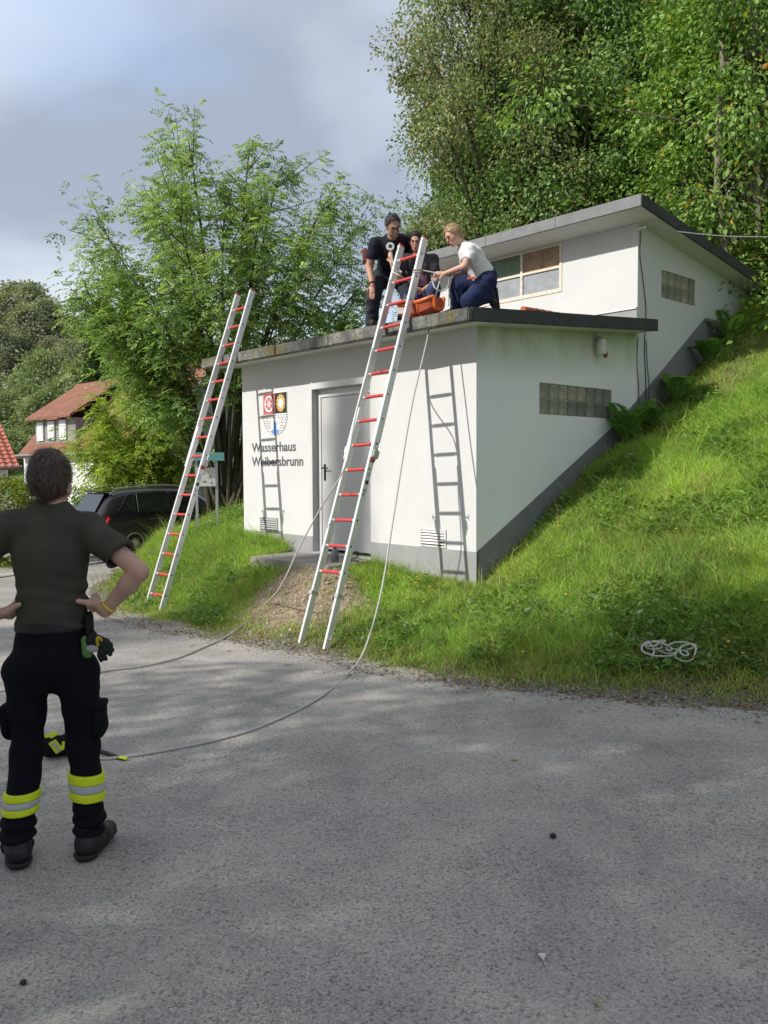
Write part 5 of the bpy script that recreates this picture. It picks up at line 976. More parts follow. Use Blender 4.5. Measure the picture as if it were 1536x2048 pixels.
# little things lying on the road
def litter(px, py, name, label, cat, fn): p = on_road(px, py); p.z = road_z(p.y); o = fn(); o.location = p; o.name = name; tag(o, label, cat); o.scale = (CS, CS, CS)
CS = 1.0
def leafm(c, L, w, seed):
    rg = np.random.default_rng(seed); a = rg.random() * 6.28; m = MB(); n = 9; lf_ = []
    for sg in (1, -1):
        for i in range(n): t_ = i / (n - 1); lf_.append((t_ * L if sg > 0 else (1 - t_) * L, sg * w * math.sin(math.pi * (t_ if sg > 0 else 1 - t_)) ** .8 / 2, .006 + .012 * math.sin(3 * t_)))
    M_ = Matrix.Rotation(a, 4, 'Z'); m.poly([M_ @ Vector(q) for q in lf_[:n] + lf_[n + 1:-1]]); m.tube([M_ @ Vector((-.03, 0, .006)), M_ @ Vector((0, 0, .008))], .0015, 5); return m.build('leaf', simple('leaf_%d' % seed, c, .8, var=.25, scale=60), recalc=False)
litter(1035, 1521, 'fallen_leaf', 'orange-yellow fallen leaf on the mid asphalt', 'leaf', lambda: leafm((.55, .33, .14), .045, .035, 1)); litter(1087, 1924, 'fallen_leaf', 'pale whitish leaf on the asphalt near the bottom', 'leaf', lambda: leafm((.55, .55, .52), .04, .028, 2)); litter(1225, 1507, 'fallen_leaf', 'tiny white scrap on the asphalt right of the yellow leaf', 'leaf', lambda: leafm((.6, .6, .58), .022, .016, 3)); litter(347, 1532, 'fallen_leaf', 'small olive leaf on the asphalt right of the standing person', 'leaf', lambda: leafm((.3, .3, .12), .045, .02, 4)); litter(1190, 2008, 'fallen_leaf', 'small green leaf at the bottom of the road', 'leaf', lambda: leafm((.25, .3, .12), .03, .018, 5))
def cone():
    m = MB(); m.lathe([(.006, 0), (.018, .006), (.021, .016), (.014, .03), (.004, .036)], (0, 0, 0), 9)
    for i in range(22): a = i * 2.4; z = .003 + .0014 * i; r = .021 * math.sin(math.pi * min(.95, .2 + i / 26)); m.prism([(r * math.cos(a), r * math.sin(a), z), ((r + .009) * math.cos(a + .3), (r + .009) * math.sin(a + .3), z + .004), ((r + .009) * math.cos(a - .3), (r + .009) * math.sin(a - .3), z + .004)], (0, 0, .003))
    return m.build('pine_cone', simple('cone_dark', (.03, .028, .026), .8))
CS = .62; litter(1106, 1676, 'pine_cone', 'dark pine cone lying on the asphalt, lower right', 'pine cone', cone); CS = .45; litter(47, 1969, 'pine_cone', 'small dark cone on the asphalt, bottom left', 'pine cone', cone)
# ------------------------------------------------------------------ people: bodies as blended solids turned into one skin
def nv(*a): return np.array(a, np.float32)
def nu(v): v = np.asarray(v, np.float32); return v / max(1e-9, float(np.linalg.norm(v)))
class SDF:
    def __init__(s, lo, hi, h):
        s.lo = np.asarray(lo, np.float32); s.h = h; s.n = np.ceil((np.asarray(hi) - s.lo) / h).astype(int) + 1
        s.f = np.full(s.n, 0.3, np.float32); s.ax = [s.lo[i] + h * np.arange(s.n[i], dtype=np.float32) for i in range(3)]
    def box(s, lo, hi):
        a = np.clip(np.floor((lo - s.lo) / s.h).astype(int), 0, s.n - 1); b = np.clip(np.ceil((hi - s.lo) / s.h).astype(int) + 1, 1, s.n)
        if np.any(b <= a): return None, None
        sl = tuple(slice(a[i], b[i]) for i in range(3)); g = np.meshgrid(*[s.ax[i][sl[i]] for i in range(3)], indexing='ij'); return sl, np.stack(g, -1)
    def put(s, sl, d, k, sub=False):
        o = s.f[sl]
        if sub:
            h = np.clip(.5 - .5 * (o + d) / k, 0, 1); s.f[sl] = o * (1 - h) - d * h + k * h * (1 - h)
        else:
            h = np.clip(.5 + .5 * (d - o) / k, 0, 1); s.f[sl] = d * (1 - h) + o * h - k * h * (1 - h)
    @staticmethod
    def rc_d(P, a, b, ra, rb, flat=None):
        if flat is not None:
            ax, fac = flat; ax = nu(ax); P = P + ((P - a) @ ax)[..., None] * ax * (1 / fac - 1)
        ba = b - a; l2 = float(ba @ ba) + 1e-9; t = np.clip(((P - a) @ ba) / l2, 0, 1); return np.linalg.norm(P - a - t[..., None] * ba, axis=-1) - (ra + (rb - ra) * t)
    def rc(s, a, b, ra, rb, k=.02, flat=None, clip=(), sub=False, inf=0., noise=None):
        a, b = np.asarray(a, np.float32), np.asarray(b, np.float32); m = max(ra, rb) * (1 if flat is None or flat[1] <= 1 else flat[1]) + k + abs(inf) + 3 * s.h
        sl, P = s.box(np.minimum(a, b) - m, np.maximum(a, b) + m)
        if sl is None: return
        d = s.rc_d(P, a, b, ra, rb, flat) - inf
        for c, n in clip: d = np.maximum(d, (P - np.asarray(c, np.float32)) @ nu(n))
        s.put(sl, d, max(k, 1e-4), sub)
    def el(s, c, r, k=.02, R=None, clip=(), sub=False, inf=0.):
        c = np.asarray(c, np.float32); r = np.asarray(r, np.float32) + inf; m = float(r.max()) + k + 3 * s.h; sl, P = s.box(c - m, c + m)
        if sl is None: return
        q = P - c
        if R is not None: q = q @ np.asarray(R, np.float32)          # columns of R: the ellipsoid's axes
        q0 = np.linalg.norm(q / r, axis=-1); q1 = np.linalg.norm(q / (r * r), axis=-1); d = q0 * (q0 - 1) / np.maximum(q1, 1e-6)
        for cc, n in clip: d = np.maximum(d, (P - np.asarray(cc, np.float32)) @ nu(n))
        s.put(sl, d, max(k, 1e-4), sub)
    def cut(s, c, n):
        g = [s.ax[0][:, None, None], s.ax[1][None, :, None], s.ax[2][None, None, :]]; n = nu(n); s.f = np.maximum(s.f, (g[0] - c[0]) * n[0] + (g[1] - c[1]) * n[1] + (g[2] - c[2]) * n[2])
    def wrinkle(s, amp, scale, off=0.):
        m = np.abs(s.f) < .03; I = np.argwhere(m); P = s.lo + I * s.h; s.f[m] += amp * vnoise(P + off, scale)
    def fold(s, amp, fn):
        m = np.abs(s.f) < .03; I = np.argwhere(m); P = s.lo + I * s.h; s.f[m] += amp * fn(P)
    def mesh(s, smooth=1):
        f = s.f; ins = f < 0; n = s.n; acc = np.zeros((*(n - 1), 3), np.float32); cnt = np.zeros(n - 1, np.float32)
        def sub(A, o): return A[o[0]:o[0] + n[0] - 1, o[1]:o[1] + n[1] - 1, o[2]:o[2] + n[2] - 1]
        for ax in range(3):
            o1, o2 = [i for i in range(3) if i != ax]
            for u in (0, 1):
                for v in (0, 1):
                    oa = [0, 0, 0]; oa[o1] = u; oa[o2] = v; ob = list(oa); ob[ax] = 1; fa, fb = sub(f, oa), sub(f, ob); x = (fa < 0) != (fb < 0); I = np.nonzero(x)
                    t = fa[I] / (fa[I] - fb[I]); p = np.tile(np.array(oa, np.float32), (len(t), 1)); p[:, ax] = t; np.add.at(acc, I, p) if False else None
                    acc[I] += p; cnt[I] += 1
        cell = cnt > 0; idx = np.full(n - 1, -1, np.int64); I = np.argwhere(cell); idx[cell] = np.arange(len(I)); V = s.lo + (I + acc[cell] / cnt[cell][:, None]) * s.h; Fs = []
        for ax in range(3):
            o1, o2 = (ax + 1) % 3, (ax + 2) % 3; sa = [slice(None)] * 3; sb = [slice(None)] * 3; sa[ax] = slice(0, -1); sb[ax] = slice(1, None)
            A, B = ins[tuple(sa)], ins[tuple(sb)]; E = np.argwhere(A != B); E = E[(E[:, o1] > 0) & (E[:, o2] > 0) & (E[:, o1] < n[o1] - 1) & (E[:, o2] < n[o2] - 1)]
            if not len(E): continue
            def id_(d1, d2): q = E.copy(); q[:, o1] -= d1; q[:, o2] -= d2; return idx[q[:, 0], q[:, 1], q[:, 2]]
            q = np.stack([id_(1, 1), id_(0, 1), id_(0, 0), id_(1, 0)], -1); fl = ~A[tuple(E.T)]; q[fl] = q[fl][:, ::-1]; Fs.append(q)
        F = np.concatenate(Fs); F = F[(F >= 0).all(1)]
        for _ in range(smooth):                                        # one light relax
            S = np.zeros_like(V); C = np.zeros(len(V)); 
            for a, b in ((0, 1), (1, 2), (2, 3), (3, 0)):
                for x, y in ((a, b), (b, a)): S += np.stack([np.bincount(F[:, x], V[F[:, y], j], len(V)) for j in range(3)], -1); C += np.bincount(F[:, x], minlength=len(V))
            V = V * .5 + .5 * S / np.maximum(C, 1)[:, None]
        return V, F
    def build(s, name, mat, parent, base, smooth=1):
        V, F = s.mesh(smooth); return mesh_np(name, V - np.array(base), F, mat, parent, smooth=True)
def bounds(pts, m): P = np.array([tuple(p) for p in pts]); return P.min(0) - m, P.max(0) + m
def skinmat(name, c):
    t = NT(name); n = t.noise(18, 4, .6); t.col(t.ramp(n, [(.3, tuple(x * .86 for x in c)), (.7, tuple(min(1, x * 1.1) for x in c))])); t.set(rough=.55, spec=.35); t.b.inputs['Subsurface Weight'].default_value = .08; t.b.inputs['Subsurface Radius'].default_value = (.01, .004, .002); return t.m
def cloth(name, c, var=.12, bump=.25): return simple(name, c, .9, var=var, scale=7, bump=bump, bscale=420, bdist=.002, spec=.12)
def head_prims(S, c, fw, up, k=.015, s=1.0, nose=True):
    c = np.asarray(c, np.float32); fw = nu(fw); up = np.asarray(up, np.float32); up = nu(up - fw * float(up @ fw)); rt = np.cross(fw, up); R = np.stack([rt, fw, up], 1)
    L = lambda x, y, z: c + (rt * x + fw * y + up * z) * s
    S.el(L(0, -.012, .025), nv(.076, .094, .092) * s, k, R); S.el(L(0, .018, -.035), nv(.062, .070, .075) * s, .03, R)
    S.rc(L(0, .052, -.085), L(0, .06, -.092), .030 * s, .026 * s, .03)                  # chin
    for sg in (-1, 1):
        S.el(L(sg * .076, -.008, -.012), nv(.010, .020, .031) * s, .006, R); S.el(L(sg * .030, .062, -.025), nv(.022, .02, .018) * s, .02, R); S.rc(L(sg * .03, .083, .022), L(sg * .012, .088, .02), .010 * s, .010 * s, .018)
        S.el(L(sg * .030, .094, .002), nv(.015, .012, .010) * s, .012, R, sub=True)
    if nose: S.rc(L(0, .086, .008), L(0, .110, -.028), .009 * s, .0135 * s, .014); S.rc(L(0, .085, -.058), L(0, .086, -.058), .016 * s, .016 * s, .012, (up, .55))
    return L, R, rt, fw, up
def features(L, rt, fw, up, parent, base, lip=(.42, .17, .15), brow=(.05, .04, .03), s=1.0, eyes=True):
    base = Vector(base); v = lambda p: Vector(p) - base
    if eyes:
        for sg in (-1, 1):
            MB().tube([v(L(sg * .016, .093, .001)), v(L(sg * .030, .0955, .0)), v(L(sg * .044, .088, .0))], [.003, .006, .003], 6).build('eye', simple('eye_dark', (.03, .022, .02), .3), parent, smooth=True); MB().tube([v(L(sg * .014, .099, .024)), v(L(sg * .032, .098, .029)), v(L(sg * .05, .085, .023))], [.004, .005, .003], 6).build('eyebrow', simple('brow', brow, .9), parent)
    MB().tube([v(L(-.022, .092, -.059)), v(L(0, .1035, -.058)), v(L(.022, .092, -.059))], [.003, .0065, .003], 6).build('mouth', simple('lips', lip, .5), parent, smooth=True)
def strands(name, start, direc, length, width, pal, parent, base, seed, mat, lift=.0, curl=.1, down=0.):
    """hair as many thin ribbons lying along the head"""
    rng = np.random.default_rng(seed); P0 = np.asarray(start); n = len(P0); d = unit(np.asarray(direc)); nrm = unit(np.asarray(lift)); L_ = length * (.6 + .7 * rng.random((n, 1))); sd = unit(np.cross(d, nrm)); rows = []
    for k, t_ in enumerate((0, .33, .67, 1.)):
        p = P0 + d * L_ * t_ + nrm * (.004 + .012 * t_ * rng.random((n, 1)) - .5 * L_ * t_ * t_ * 0.35) + sd * curl * L_ * (t_ ** 2) * rng.normal(size=(n, 1)) + np.array([0, 0, -1.]) * down * L_ * t_ * t_; w = width * (1 - .75 * t_); rows.append((p - sd * w / 2, p + sd * w / 2))
    V = np.stack([q for r in rows for q in r], 1).reshape(-1, 3); b = np.arange(n)[:, None] * 8; F = np.concatenate([b + np.array([[2 * k, 2 * k + 1, 2 * k + 3, 2 * k + 2]]) for k in range(3)], 0); c = np.repeat(pick_tint(n, pal, rng, .25), 8, 0)
    return mesh_np(name, V - np.array(base), F, mat, parent, col=c)
t = NT('hair_strands'); t.col(t.attr('tint')); t.set(rough=.45, spec=.5); HAIRM = t.m
def surf_pts(n, c, r, R, rng, keep):
    q = rand_unit(n, rng); P = np.asarray(c) + (q * np.asarray(r)) @ np.asarray(R).T; N = unit((q / np.asarray(r)) @ np.asarray(R).T); k = keep(P, N); return P[k], N[k]
def finger(S, pts, r0, r1, k=.006):
    n = len(pts) - 1
    for i in range(n): S.rc(pts[i], pts[i + 1], r0 + (r1 - r0) * i / n, r0 + (r1 - r0) * (i + 1) / n, k)

# ================= standing firefighter seen from behind
def person_standing():
    D0 = 3.63; K = lambda px, py, dy=0.: np.array(at(px, py, D0 + dy), np.float32)
    fl, fr_ = on_road(32, 1730), on_road(186, 1712); base = Vector(((fl.x + fr_.x) / 2, D0 + .05, road_z(D0)))
    R = thing('person', 'person seen from behind in dark green T-shirt and black trousers, hands on hips', 'person', base)
    SK = skinmat('skin_light', (.50, .31, .235)); GREEN_T = cloth('dark_olive_tshirt', (.062, .060, .045), .2); TR = cloth('black_navy_trousers', (.0065, .007, .011), .25, .3)
    cx = 100; fw = nv(.02, 1, -.02); up = nv(0, 0, 1.)
    hc = K(102, 965, .03); pel = K(103, 1300, .03); neck0 = K(104, 1030, .02); neck1 = K(103, 985, .03); chest = K(101, 1110, .03); waist = K(101, 1215, .03)
    shR, elR, wrR = K(186, 1062, .03), K(279, 1143, -.06), K(214, 1217, -.01); shL, elL, wrL = K(10, 1062, .03), K(-84, 1146, -.06), K(-24, 1232, -.01)
    hipR, knR, anR = K(152, 1345, .03), K(168, 1490, .06), K(180, 1655, .06); hipL, knL, anL = K(57, 1345, .03), K(55, 1500, .03), K(36, 1672, -.02)
    lat = nv(1, 0, 0); dep = nv(0, 1, 0)
    lo, hi = bounds([elL, elR, hc, anL, anR], .17); S = SDF(lo, hi, .0075)
    # body
    S.rc(pel, waist, .150, .125, .05, (dep, .74)); S.rc(waist, chest, .125, .150, .05, (dep, .72)); S.rc(chest, K(101, 1055, .03), .15, .13, .04, (dep, .72)); S.rc(K(60, 1056, .03), K(145, 1056, .03), .045, .045, .05)
    S.rc(neck0, neck1, .062, .060, .03); L, RR, rt, fw2, up2 = head_prims(S, hc, fw, up, .02, .98)
    for sg in (-1, 1): S.el(hc + nv(sg * .082, -.004, -.028), (.010, .021, .034), .006)
    for sh, el, wr in ((shR, elR, wrR), (shL, elL, wrL)):
        S.rc(sh, el, .049, .040, .03); S.rc(el, el + (wr - el) * .35, .038, .040, .02); S.rc(el + (wr - el) * .3, wr, .041, .027, .02); S.rc(wr, wr + (wr - el) * .06, .028, .03, .01)
    for h_, kn, an in ((hipR, knR, anR), (hipL, knL, anL)): S.rc(h_, kn, .085, .052, .04); S.rc(kn, an, .050, .04, .03)
    # hands on the hips: palm on the side, thumb behind, fingers to the front
    for wr, el, sg, th in ((wrR, elR, 1, [K(196, 1213, -.02), K(178, 1206, -.075), K(156, 1202, -.10)]), (wrL, elL, -1, [K(-2, 1233, -.02), K(18, 1222, -.075), K(38, 1209, -.10)])):
        sidex = K(174 if sg > 0 else 28, 1220)[0]; pc = np.array([sidex + sg * .022, wr[1] + .025, wr[2] + .012], np.float32)
        S.rc(wr, pc, .029, .034, .02, (nv(sg * .3, 0, 1), .8)); S.rc(pc, pc + nv(-sg * .004, .045, .012), .034, .036, .015, (nv(1, 0, 0), .55)); finger(S, th, .0155, .0115, .014)
        for j, (dz, ln) in enumerate(((.014, .072), (-.003, .080), (-.019, .076), (-.034, .06))):
            b0 = pc + nv(-sg * .004, .055, .010 + dz); finger(S, [b0, b0 + nv(-sg * .006, ln * .45, .004), b0 + nv(-sg * .022, ln * .78, .002), b0 + nv(-sg * .045, ln * .98, -.002)], .0098, .0075)
    S.build('body', SK, R, base)
    # T-shirt
    T = SDF(*bounds([shL + nv(-.16, 0, 0), shR + nv(.16, 0, 0), K(100, 1000), K(100, 1275)], .2), .007)
    T.rc(K(102, 1256, .03), waist, .150, .138, .05, (dep, .80)); T.rc(waist, chest, .138, .160, .06, (dep, .78)); T.rc(chest, K(101, 1062, .03), .160, .140, .05, (dep, .76)); T.rc(K(42, 1053, .03), K(160, 1053, .03), .062, .062, .06); T.rc(K(101, 1040, .03), K(101, 1024, .03), .10, .066, .05, (dep, .9))
    for sh, el in ((shR, elR), (shL, elL)):
        dr = nu(el - sh); e = sh + (el - sh) * .60; T.rc(sh - dr * .02, sh + (el - sh) * .8, .073, .072, .045, None, [(e, dr)]); T.rc(e - dr * .035, e + dr * .05, .055, .060, .004, sub=True)
    T.rc(K(101, 1035, .05), K(101, 990, .045), .068, .064, .006, sub=True)
    zh = K(100, 1253)[2]; T.cut((0, 0, zh), (0, .0, -1))
    def folds(P):
        z = P[:, 2]; x = P[:, 0] - float(chest[0]); w = np.clip((float(K(100, 1130)[2]) - z) / .12, 0, 1)
        return w * (np.sin(z * 95 + 6 * vnoise(P, (4, 4, 5)) + 30 * x * x) * .3 + .95 * vnoise(P, (6, 6, 24))) + .7 * vnoise(P, (9, 9, 7)) + (1 - w) * .8 * vnoise(P + 5, (14, 6, 5))
    T.fold(.013, folds); T.build('t_shirt', GREEN_T, R, base)
    cn = K(101, 1013, .035); MB().tube([Vector(cn + nv(.072 * math.cos(x), .066 * math.sin(x), -.012 * math.sin(x) - .004)) - base for x in [i * math.pi / 14 for i in range(29)]], .0075, 8, False).build('collar', GREEN_T, R, smooth=True)
    for sh, el in ((shR, elR), (shL, elL)):
        dr = nu(el - sh); e = sh + (el - sh) * .585; q = nu(np.cross(dr, nv(0, 1, 0))); w = np.cross(dr, q); MB().tube([Vector(e + (q * math.cos(x) + w * math.sin(x)) * .0725) - base for x in [i * math.pi / 12 for i in range(25)]], .0035, 6, False).build('sleeve_hem', GREEN_T, R, smooth=True)
    # trousers
    Q = SDF(*bounds([K(5, 1240), K(205, 1240), anL, anR], .13), .0075); blo, bhi = zh - .02, 0
    Q.rc(K(102, 1262, .03), K(103, 1310, .02), .150, .156, .05, (dep, .80)); Q.rc(K(70, 1335, .02), K(136, 1335, .02), .098, .098, .06)
    for h_, kn, an, sg in ((hipR, knR, anR, 1), (hipL, knL, anL, -1)):
        Q.rc(h_ + nv(sg * .006, 0, 0), kn, .099, .068, .035); Q.rc(kn, an + nv(0, 0, .02), .068, .063, .03); Q.rc(an + nv(0, 0, .05), an + nv(0, -.01, -.03), .065, .064, .02)
        pk = h_ + (kn - h_) * .58 + nv(sg * .088, 0, 0); Q.el(pk + nv(0, 0, -.02), (.026, .07, .085), .012); Q.el(pk + nv(sg * .004, 0, .052), (.027, .073, .022), .012)
    Q.cut((0, 0, K(100, 1247)[2]), (0, 0, 1)); Q.fold(.0085, lambda P: vnoise(P, (8, 8, 14)) + .7 * vnoise(P + 3, (16, 16, 22)) + np.clip((float(anR[2]) + .12 - P[:, 2]) / .1, 0, 1) * 1.1 * np.sin(P[:, 2] * 130 + 3 * vnoise(P, 8)))
    Q.build('trousers', TR, R, base)
    YE = simple('fluorescent_tape', (.62, .72, .015), .6, var=.06); SI = simple('silver_tape', (.40, .43, .45), .4, var=.06)
    for kn, an, (ya, yb), tl in ((knR, anR, (1553, 1606), -.10), (knL, anL, (1580, 1622), .02)):
        za, zb = K(100, ya)[2], K(100, yb)[2]
        for f0, f1, mt, nm in ((0, .36, YE, 'yellow_band'), (.36, .66, SI, 'silver_band'), (.66, 1, YE, 'yellow_band')):
            B = SDF(*bounds([kn, an], .13), .006); c = (kn + an) / 2; nn = nv(-tl, 0, 1); B.rc(kn, an + nv(0, 0, .02), .068, .063, .01, None, [((c[0], c[1], za + (zb - za) * f0), nn), ((c[0], c[1], za + (zb - za) * f1), -nn)], inf=.014); B.build(nm, mt, R, base, 0)
    # belt, pouch, boots
    BL = SDF(*bounds([K(5, 1240), K(205, 1265)], .13), .006); BL.rc(K(102, 1262, .03), K(103, 1310, .02), .150, .156, .01, (dep, .80), [((0, 0, K(0, 1243)[2]), (0, 0, 1)), ((0, 0, K(0, 1262)[2]), (0, 0, -1))], inf=.008); BL.build('belt', simple('black_belt', (.006, .006, .007), .6), R, base)
    pc = K(178, 1250, .03); PO = SDF(*bounds([pc], .14), .005); PO.rc(pc + nv(.0, 0, .035), pc + nv(.0, 0, -.045), .028, .03, .01, (nv(1, 0, 0), .7)); PO.build('belt_pouch', simple('pouch_black', (.006, .007, .007), .7), R, base)
    for an, toe, nm in ((anR, nv(.10, .95, 0), 'boot'), (anL, nv(-.45, .9, 0), 'boot')):
        z0 = road_z(an[1]); a = np.array([an[0], an[1], z0], np.float32); tdir = nu(toe); Bo = SDF(*bounds([a + tdir * .2, a - tdir * .1, an], .13), .006); Bo.rc(a + nv(0, 0, .19), a + nv(0, 0, .09), .058, .060, .02); Bo.rc(a + nv(0, 0, .065) - tdir * .035, a + nv(0, 0, .06) + tdir * .08, .055, .054, .03); Bo.rc(a + nv(0, 0, .05) + tdir * .08, a + nv(0, 0, .045) + tdir * .175, .056, .044, .03, (up, .85)); Bo.cut((0, 0, z0 + .02), (0, 0, -1)); Bo.wrinkle(.002, 25); bo = Bo.build(nm, simple('black_boot_leather', (.012, .012, .013), .55, bump=.3, bscale=160), R, base)
        So = SDF(*bounds([a + tdir * .2, a - tdir * .1], .12), .006); So.rc(a + nv(0, 0, .05) - tdir * .04, a + nv(0, 0, .05) + tdir * .175, .062, .052, .02, None, [((0, 0, z0 + .032), (0, 0, 1)), ((0, 0, z0 + .001), (0, 0, -1))]); So.build('boot_sole', simple('boot_sole_rubber', (.02, .02, .02), .8), bo, base if False else base)
    # hair
    HR = simple('brown_hair_base', (.030, .018, .012), .6, var=.3, scale=60, bump=.5, bscale=90); Hc = hc + nv(0, -.012, .025) * .98; r = nv(.076, .094, .092) * .98
    H = SDF(*bounds([hc], .19), .0055); front = [(hc + nv(0, .07, 0), nv(0, 1, -.4))]; H.el(Hc + nv(0, -.002, .008), r + nv(.005, .012, .022), .01, None, [(hc + nv(0, 0, -.015), nv(0, .9, -1))] + front); H.rc(hc + nv(0, -.058, .0), hc + nv(0, -.050, -.035), .058, .034, .03); H.rc(hc + nv(0.01, .0, .105), hc + nv(-.01, .05, .10), .035, .03, .04)
    H.fold(.005, lambda P: vnoise(P, (60, 20, 12)) + .9 * vnoise(P, (24, 12, 9))); H.build('hair', HR, R, base)
    rng = np.random.default_rng(9); P, N = surf_pts(9000, Hc + nv(0, -.003, .008), r + nv(.006, .013, .022), np.eye(3), rng, lambda P, N: ((P[:, 2] > hc[2] - .018 - .5 * (hc[1] - P[:, 1]).clip(0, .08)) & (P[:, 1] < hc[1] + .07)))
    whorl = hc + nv(.025, -.02, .115); d = unit(P - whorl + 1e-4); d = unit(d - N * (d * N).sum(1, keepdims=True) + .55 * np.cross(N, d) + .55 * vnoise(P, 22)[:, None] * np.cross(N, d) + (.2 * N * (rng.random((len(P), 1)) < .2))); HP = [(.075, .045, .030, 3), (.12, .075, .05, 2), (.045, .027, .019, 2)]
    strands('hair_strands', P, d, .055, .0030, HP, R, base, 10, HAIRM, N, .26)
    # bracelet
    a, b = wrR, elR; u_ = nu(b - a); c = a + u_ * .012; q = nu(np.cross(u_, nv(0, 1, 0))); w = np.cross(u_, q); MB().tube([Vector(c + (q * math.cos(x) + w * math.sin(x)) * .033 + u_ * .008 * math.sin(x)) - base for x in [i * math.pi / 10 for i in range(21)]], .0055, 8, False).build('bracelet', simple('yellow_band_plastic', (.62, .50, .03), .5), R, smooth=True)
    # gloves hanging from the belt: a thing of their own
    gc = K(193, 1290, -.02); gb = Vector(gc) - Vector((0, 0, .06)); GV = thing('work_gloves', 'black and green work gloves clipped to the belt of the standing person', 'gloves', gb)
    G = SDF(*bounds([gc], .13), .004); G.rc(gc + nv(-.02, 0, .02), gc + nv(.03, 0, .0), .035, .035, .02, (nv(0, 1, 0), .7))
    for j, (dx, dz) in enumerate(((.062, -.028), (.072, -.008), (.066, .012), (.040, -.050), (.022, -.056))): finger(G, [gc + nv(.02, -.005 + .006 * (j % 2), -.005), gc + nv(dx * .8, -.01, dz * .75), gc + nv(dx, -.005, dz - .012)], .013, .010, .006)
    G.wrinkle(.002, 45); G.build('glove', simple('glove_black', (.012, .012, .013), .8), GV, gb)
    G = SDF(*bounds([gc], .13), .004); G.rc(gc + nv(-.045, -.004, .022), gc + nv(-.040, -.004, -.035), .022, .024, .01, (nv(0, 1, 0), .7)); G.build('glove_cuff', simple('glove_green', (.10, .24, .05), .8, var=.25, scale=40), GV, gb)
    G = SDF(*bounds([gc], .13), .004); G.el(gc + nv(-.012, -.022, -.012), (.030, .013, .018), .01); G.build('glove_lining', simple('glove_lining', (.36, .36, .32), .9), GV, gb)
    MB().tube([Vector(gc) - gb + Vector((.022 + .012 * math.cos(x) * .6, -.012 + .03 * math.cos(x + 1.2), .005 + .037 * math.sin(x))) for x in [i * math.pi / 8 for i in range(17)]], .007, 6, False).build('glove_strap', simple('strap_yellow', (.55, .40, .02), .7), GV, smooth=True)
    MB().tube([Vector(pc) - gb, Vector(gc + nv(-.0, 0, .05)) - gb, Vector(gc + nv(.0, 0, .02)) - gb], .004, 6).build('glove_clip', DARK, GV)
person_standing()

# ================= the three people on the roof
def limb(S, pts, rad, k=.02, **kw):
    for i in range(len(pts) - 1): S.rc(pts[i], pts[i + 1], rad[i], rad[i + 1], k, **kw)
def hand(S, w, dr, nrm, curl=.5, s=1.0, thumb=1):
    """palm and five fingers: w wrist, dr pointing to the knuckles, nrm out of the back of the hand"""
    dr = nu(dr); nrm = nu(nrm - dr * float(np.dot(nrm, dr))); sd = np.cross(dr, nrm); pal = w + dr * .075 * s; S.rc(w, pal, .026 * s, .033 * s, .012, (nrm, .55))
    for j, (o, ln) in enumerate(((-.026, .066), (-.009, .076), (.009, .072), (.025, .056))):
        b0 = pal + sd * o * s + dr * .012 * s; d1 = nu(dr - nrm * curl * .6); d2 = nu(dr - nrm * curl * 1.6); d3 = nu(dr - nrm * curl * 2.8); p1 = b0 + d1 * ln * .45 * s; p2 = p1 + d2 * ln * .33 * s; p3 = p2 + d3 * ln * .26 * s; finger(S, [b0, p1, p2, p3], .0092 * s, .0075 * s, .004)
    tb = w + dr * .022 * s + sd * (-.024) * thumb * s; finger(S, [tb, tb + nu(dr * .7 - sd * thumb * .75 - nrm * .2) * .038 * s, tb + nu(dr * .7 - sd * thumb * .75 - nrm * .2) * .038 * s + nu(dr - nrm * .5) * .03 * s], .0118 * s, .009 * s, .008)
def boot(name, par, base, an, toe, upv=(0, 0, 1)):
    tdir = nu(toe); upv = nu(np.asarray(upv) - tdir * float(np.dot(upv, tdir))); a = np.asarray(an, np.float32) - upv * .085
    Bo = SDF(*bounds([a + tdir * .2, a - tdir * .1, an + upv * .1], .12), .008); Bo.rc(a + upv * .17, a + upv * .09, .055, .056, .02); Bo.rc(a + upv * .055 - tdir * .03, a + upv * .05 + tdir * .08, .050, .050, .03); Bo.rc(a + upv * .045 + tdir * .08, a + upv * .038 + tdir * .16, .050, .038, .03); Bo.cut(a, -upv); bo = Bo.build(name, simple('boot_dark', (.022, .019, .015), .6, bump=.3, bscale=120), par, base)
    So = SDF(*bounds([a + tdir * .2, a - tdir * .1], .12), .008); So.rc(a + upv * .03 - tdir * .035, a + upv * .03 + tdir * .165, .056, .048, .02, None, [(a + upv * .016, upv), (a - upv * .012, -upv)]); So.build('boot_sole', simple('sole_black', (.016, .016, .016), .8), bo, base)
def facing(yaw, pit): return nv(math.sin(yaw) * math.cos(pit), -math.cos(yaw) * math.cos(pit), math.sin(pit))       # yaw 0 looks at the camera, + to picture right

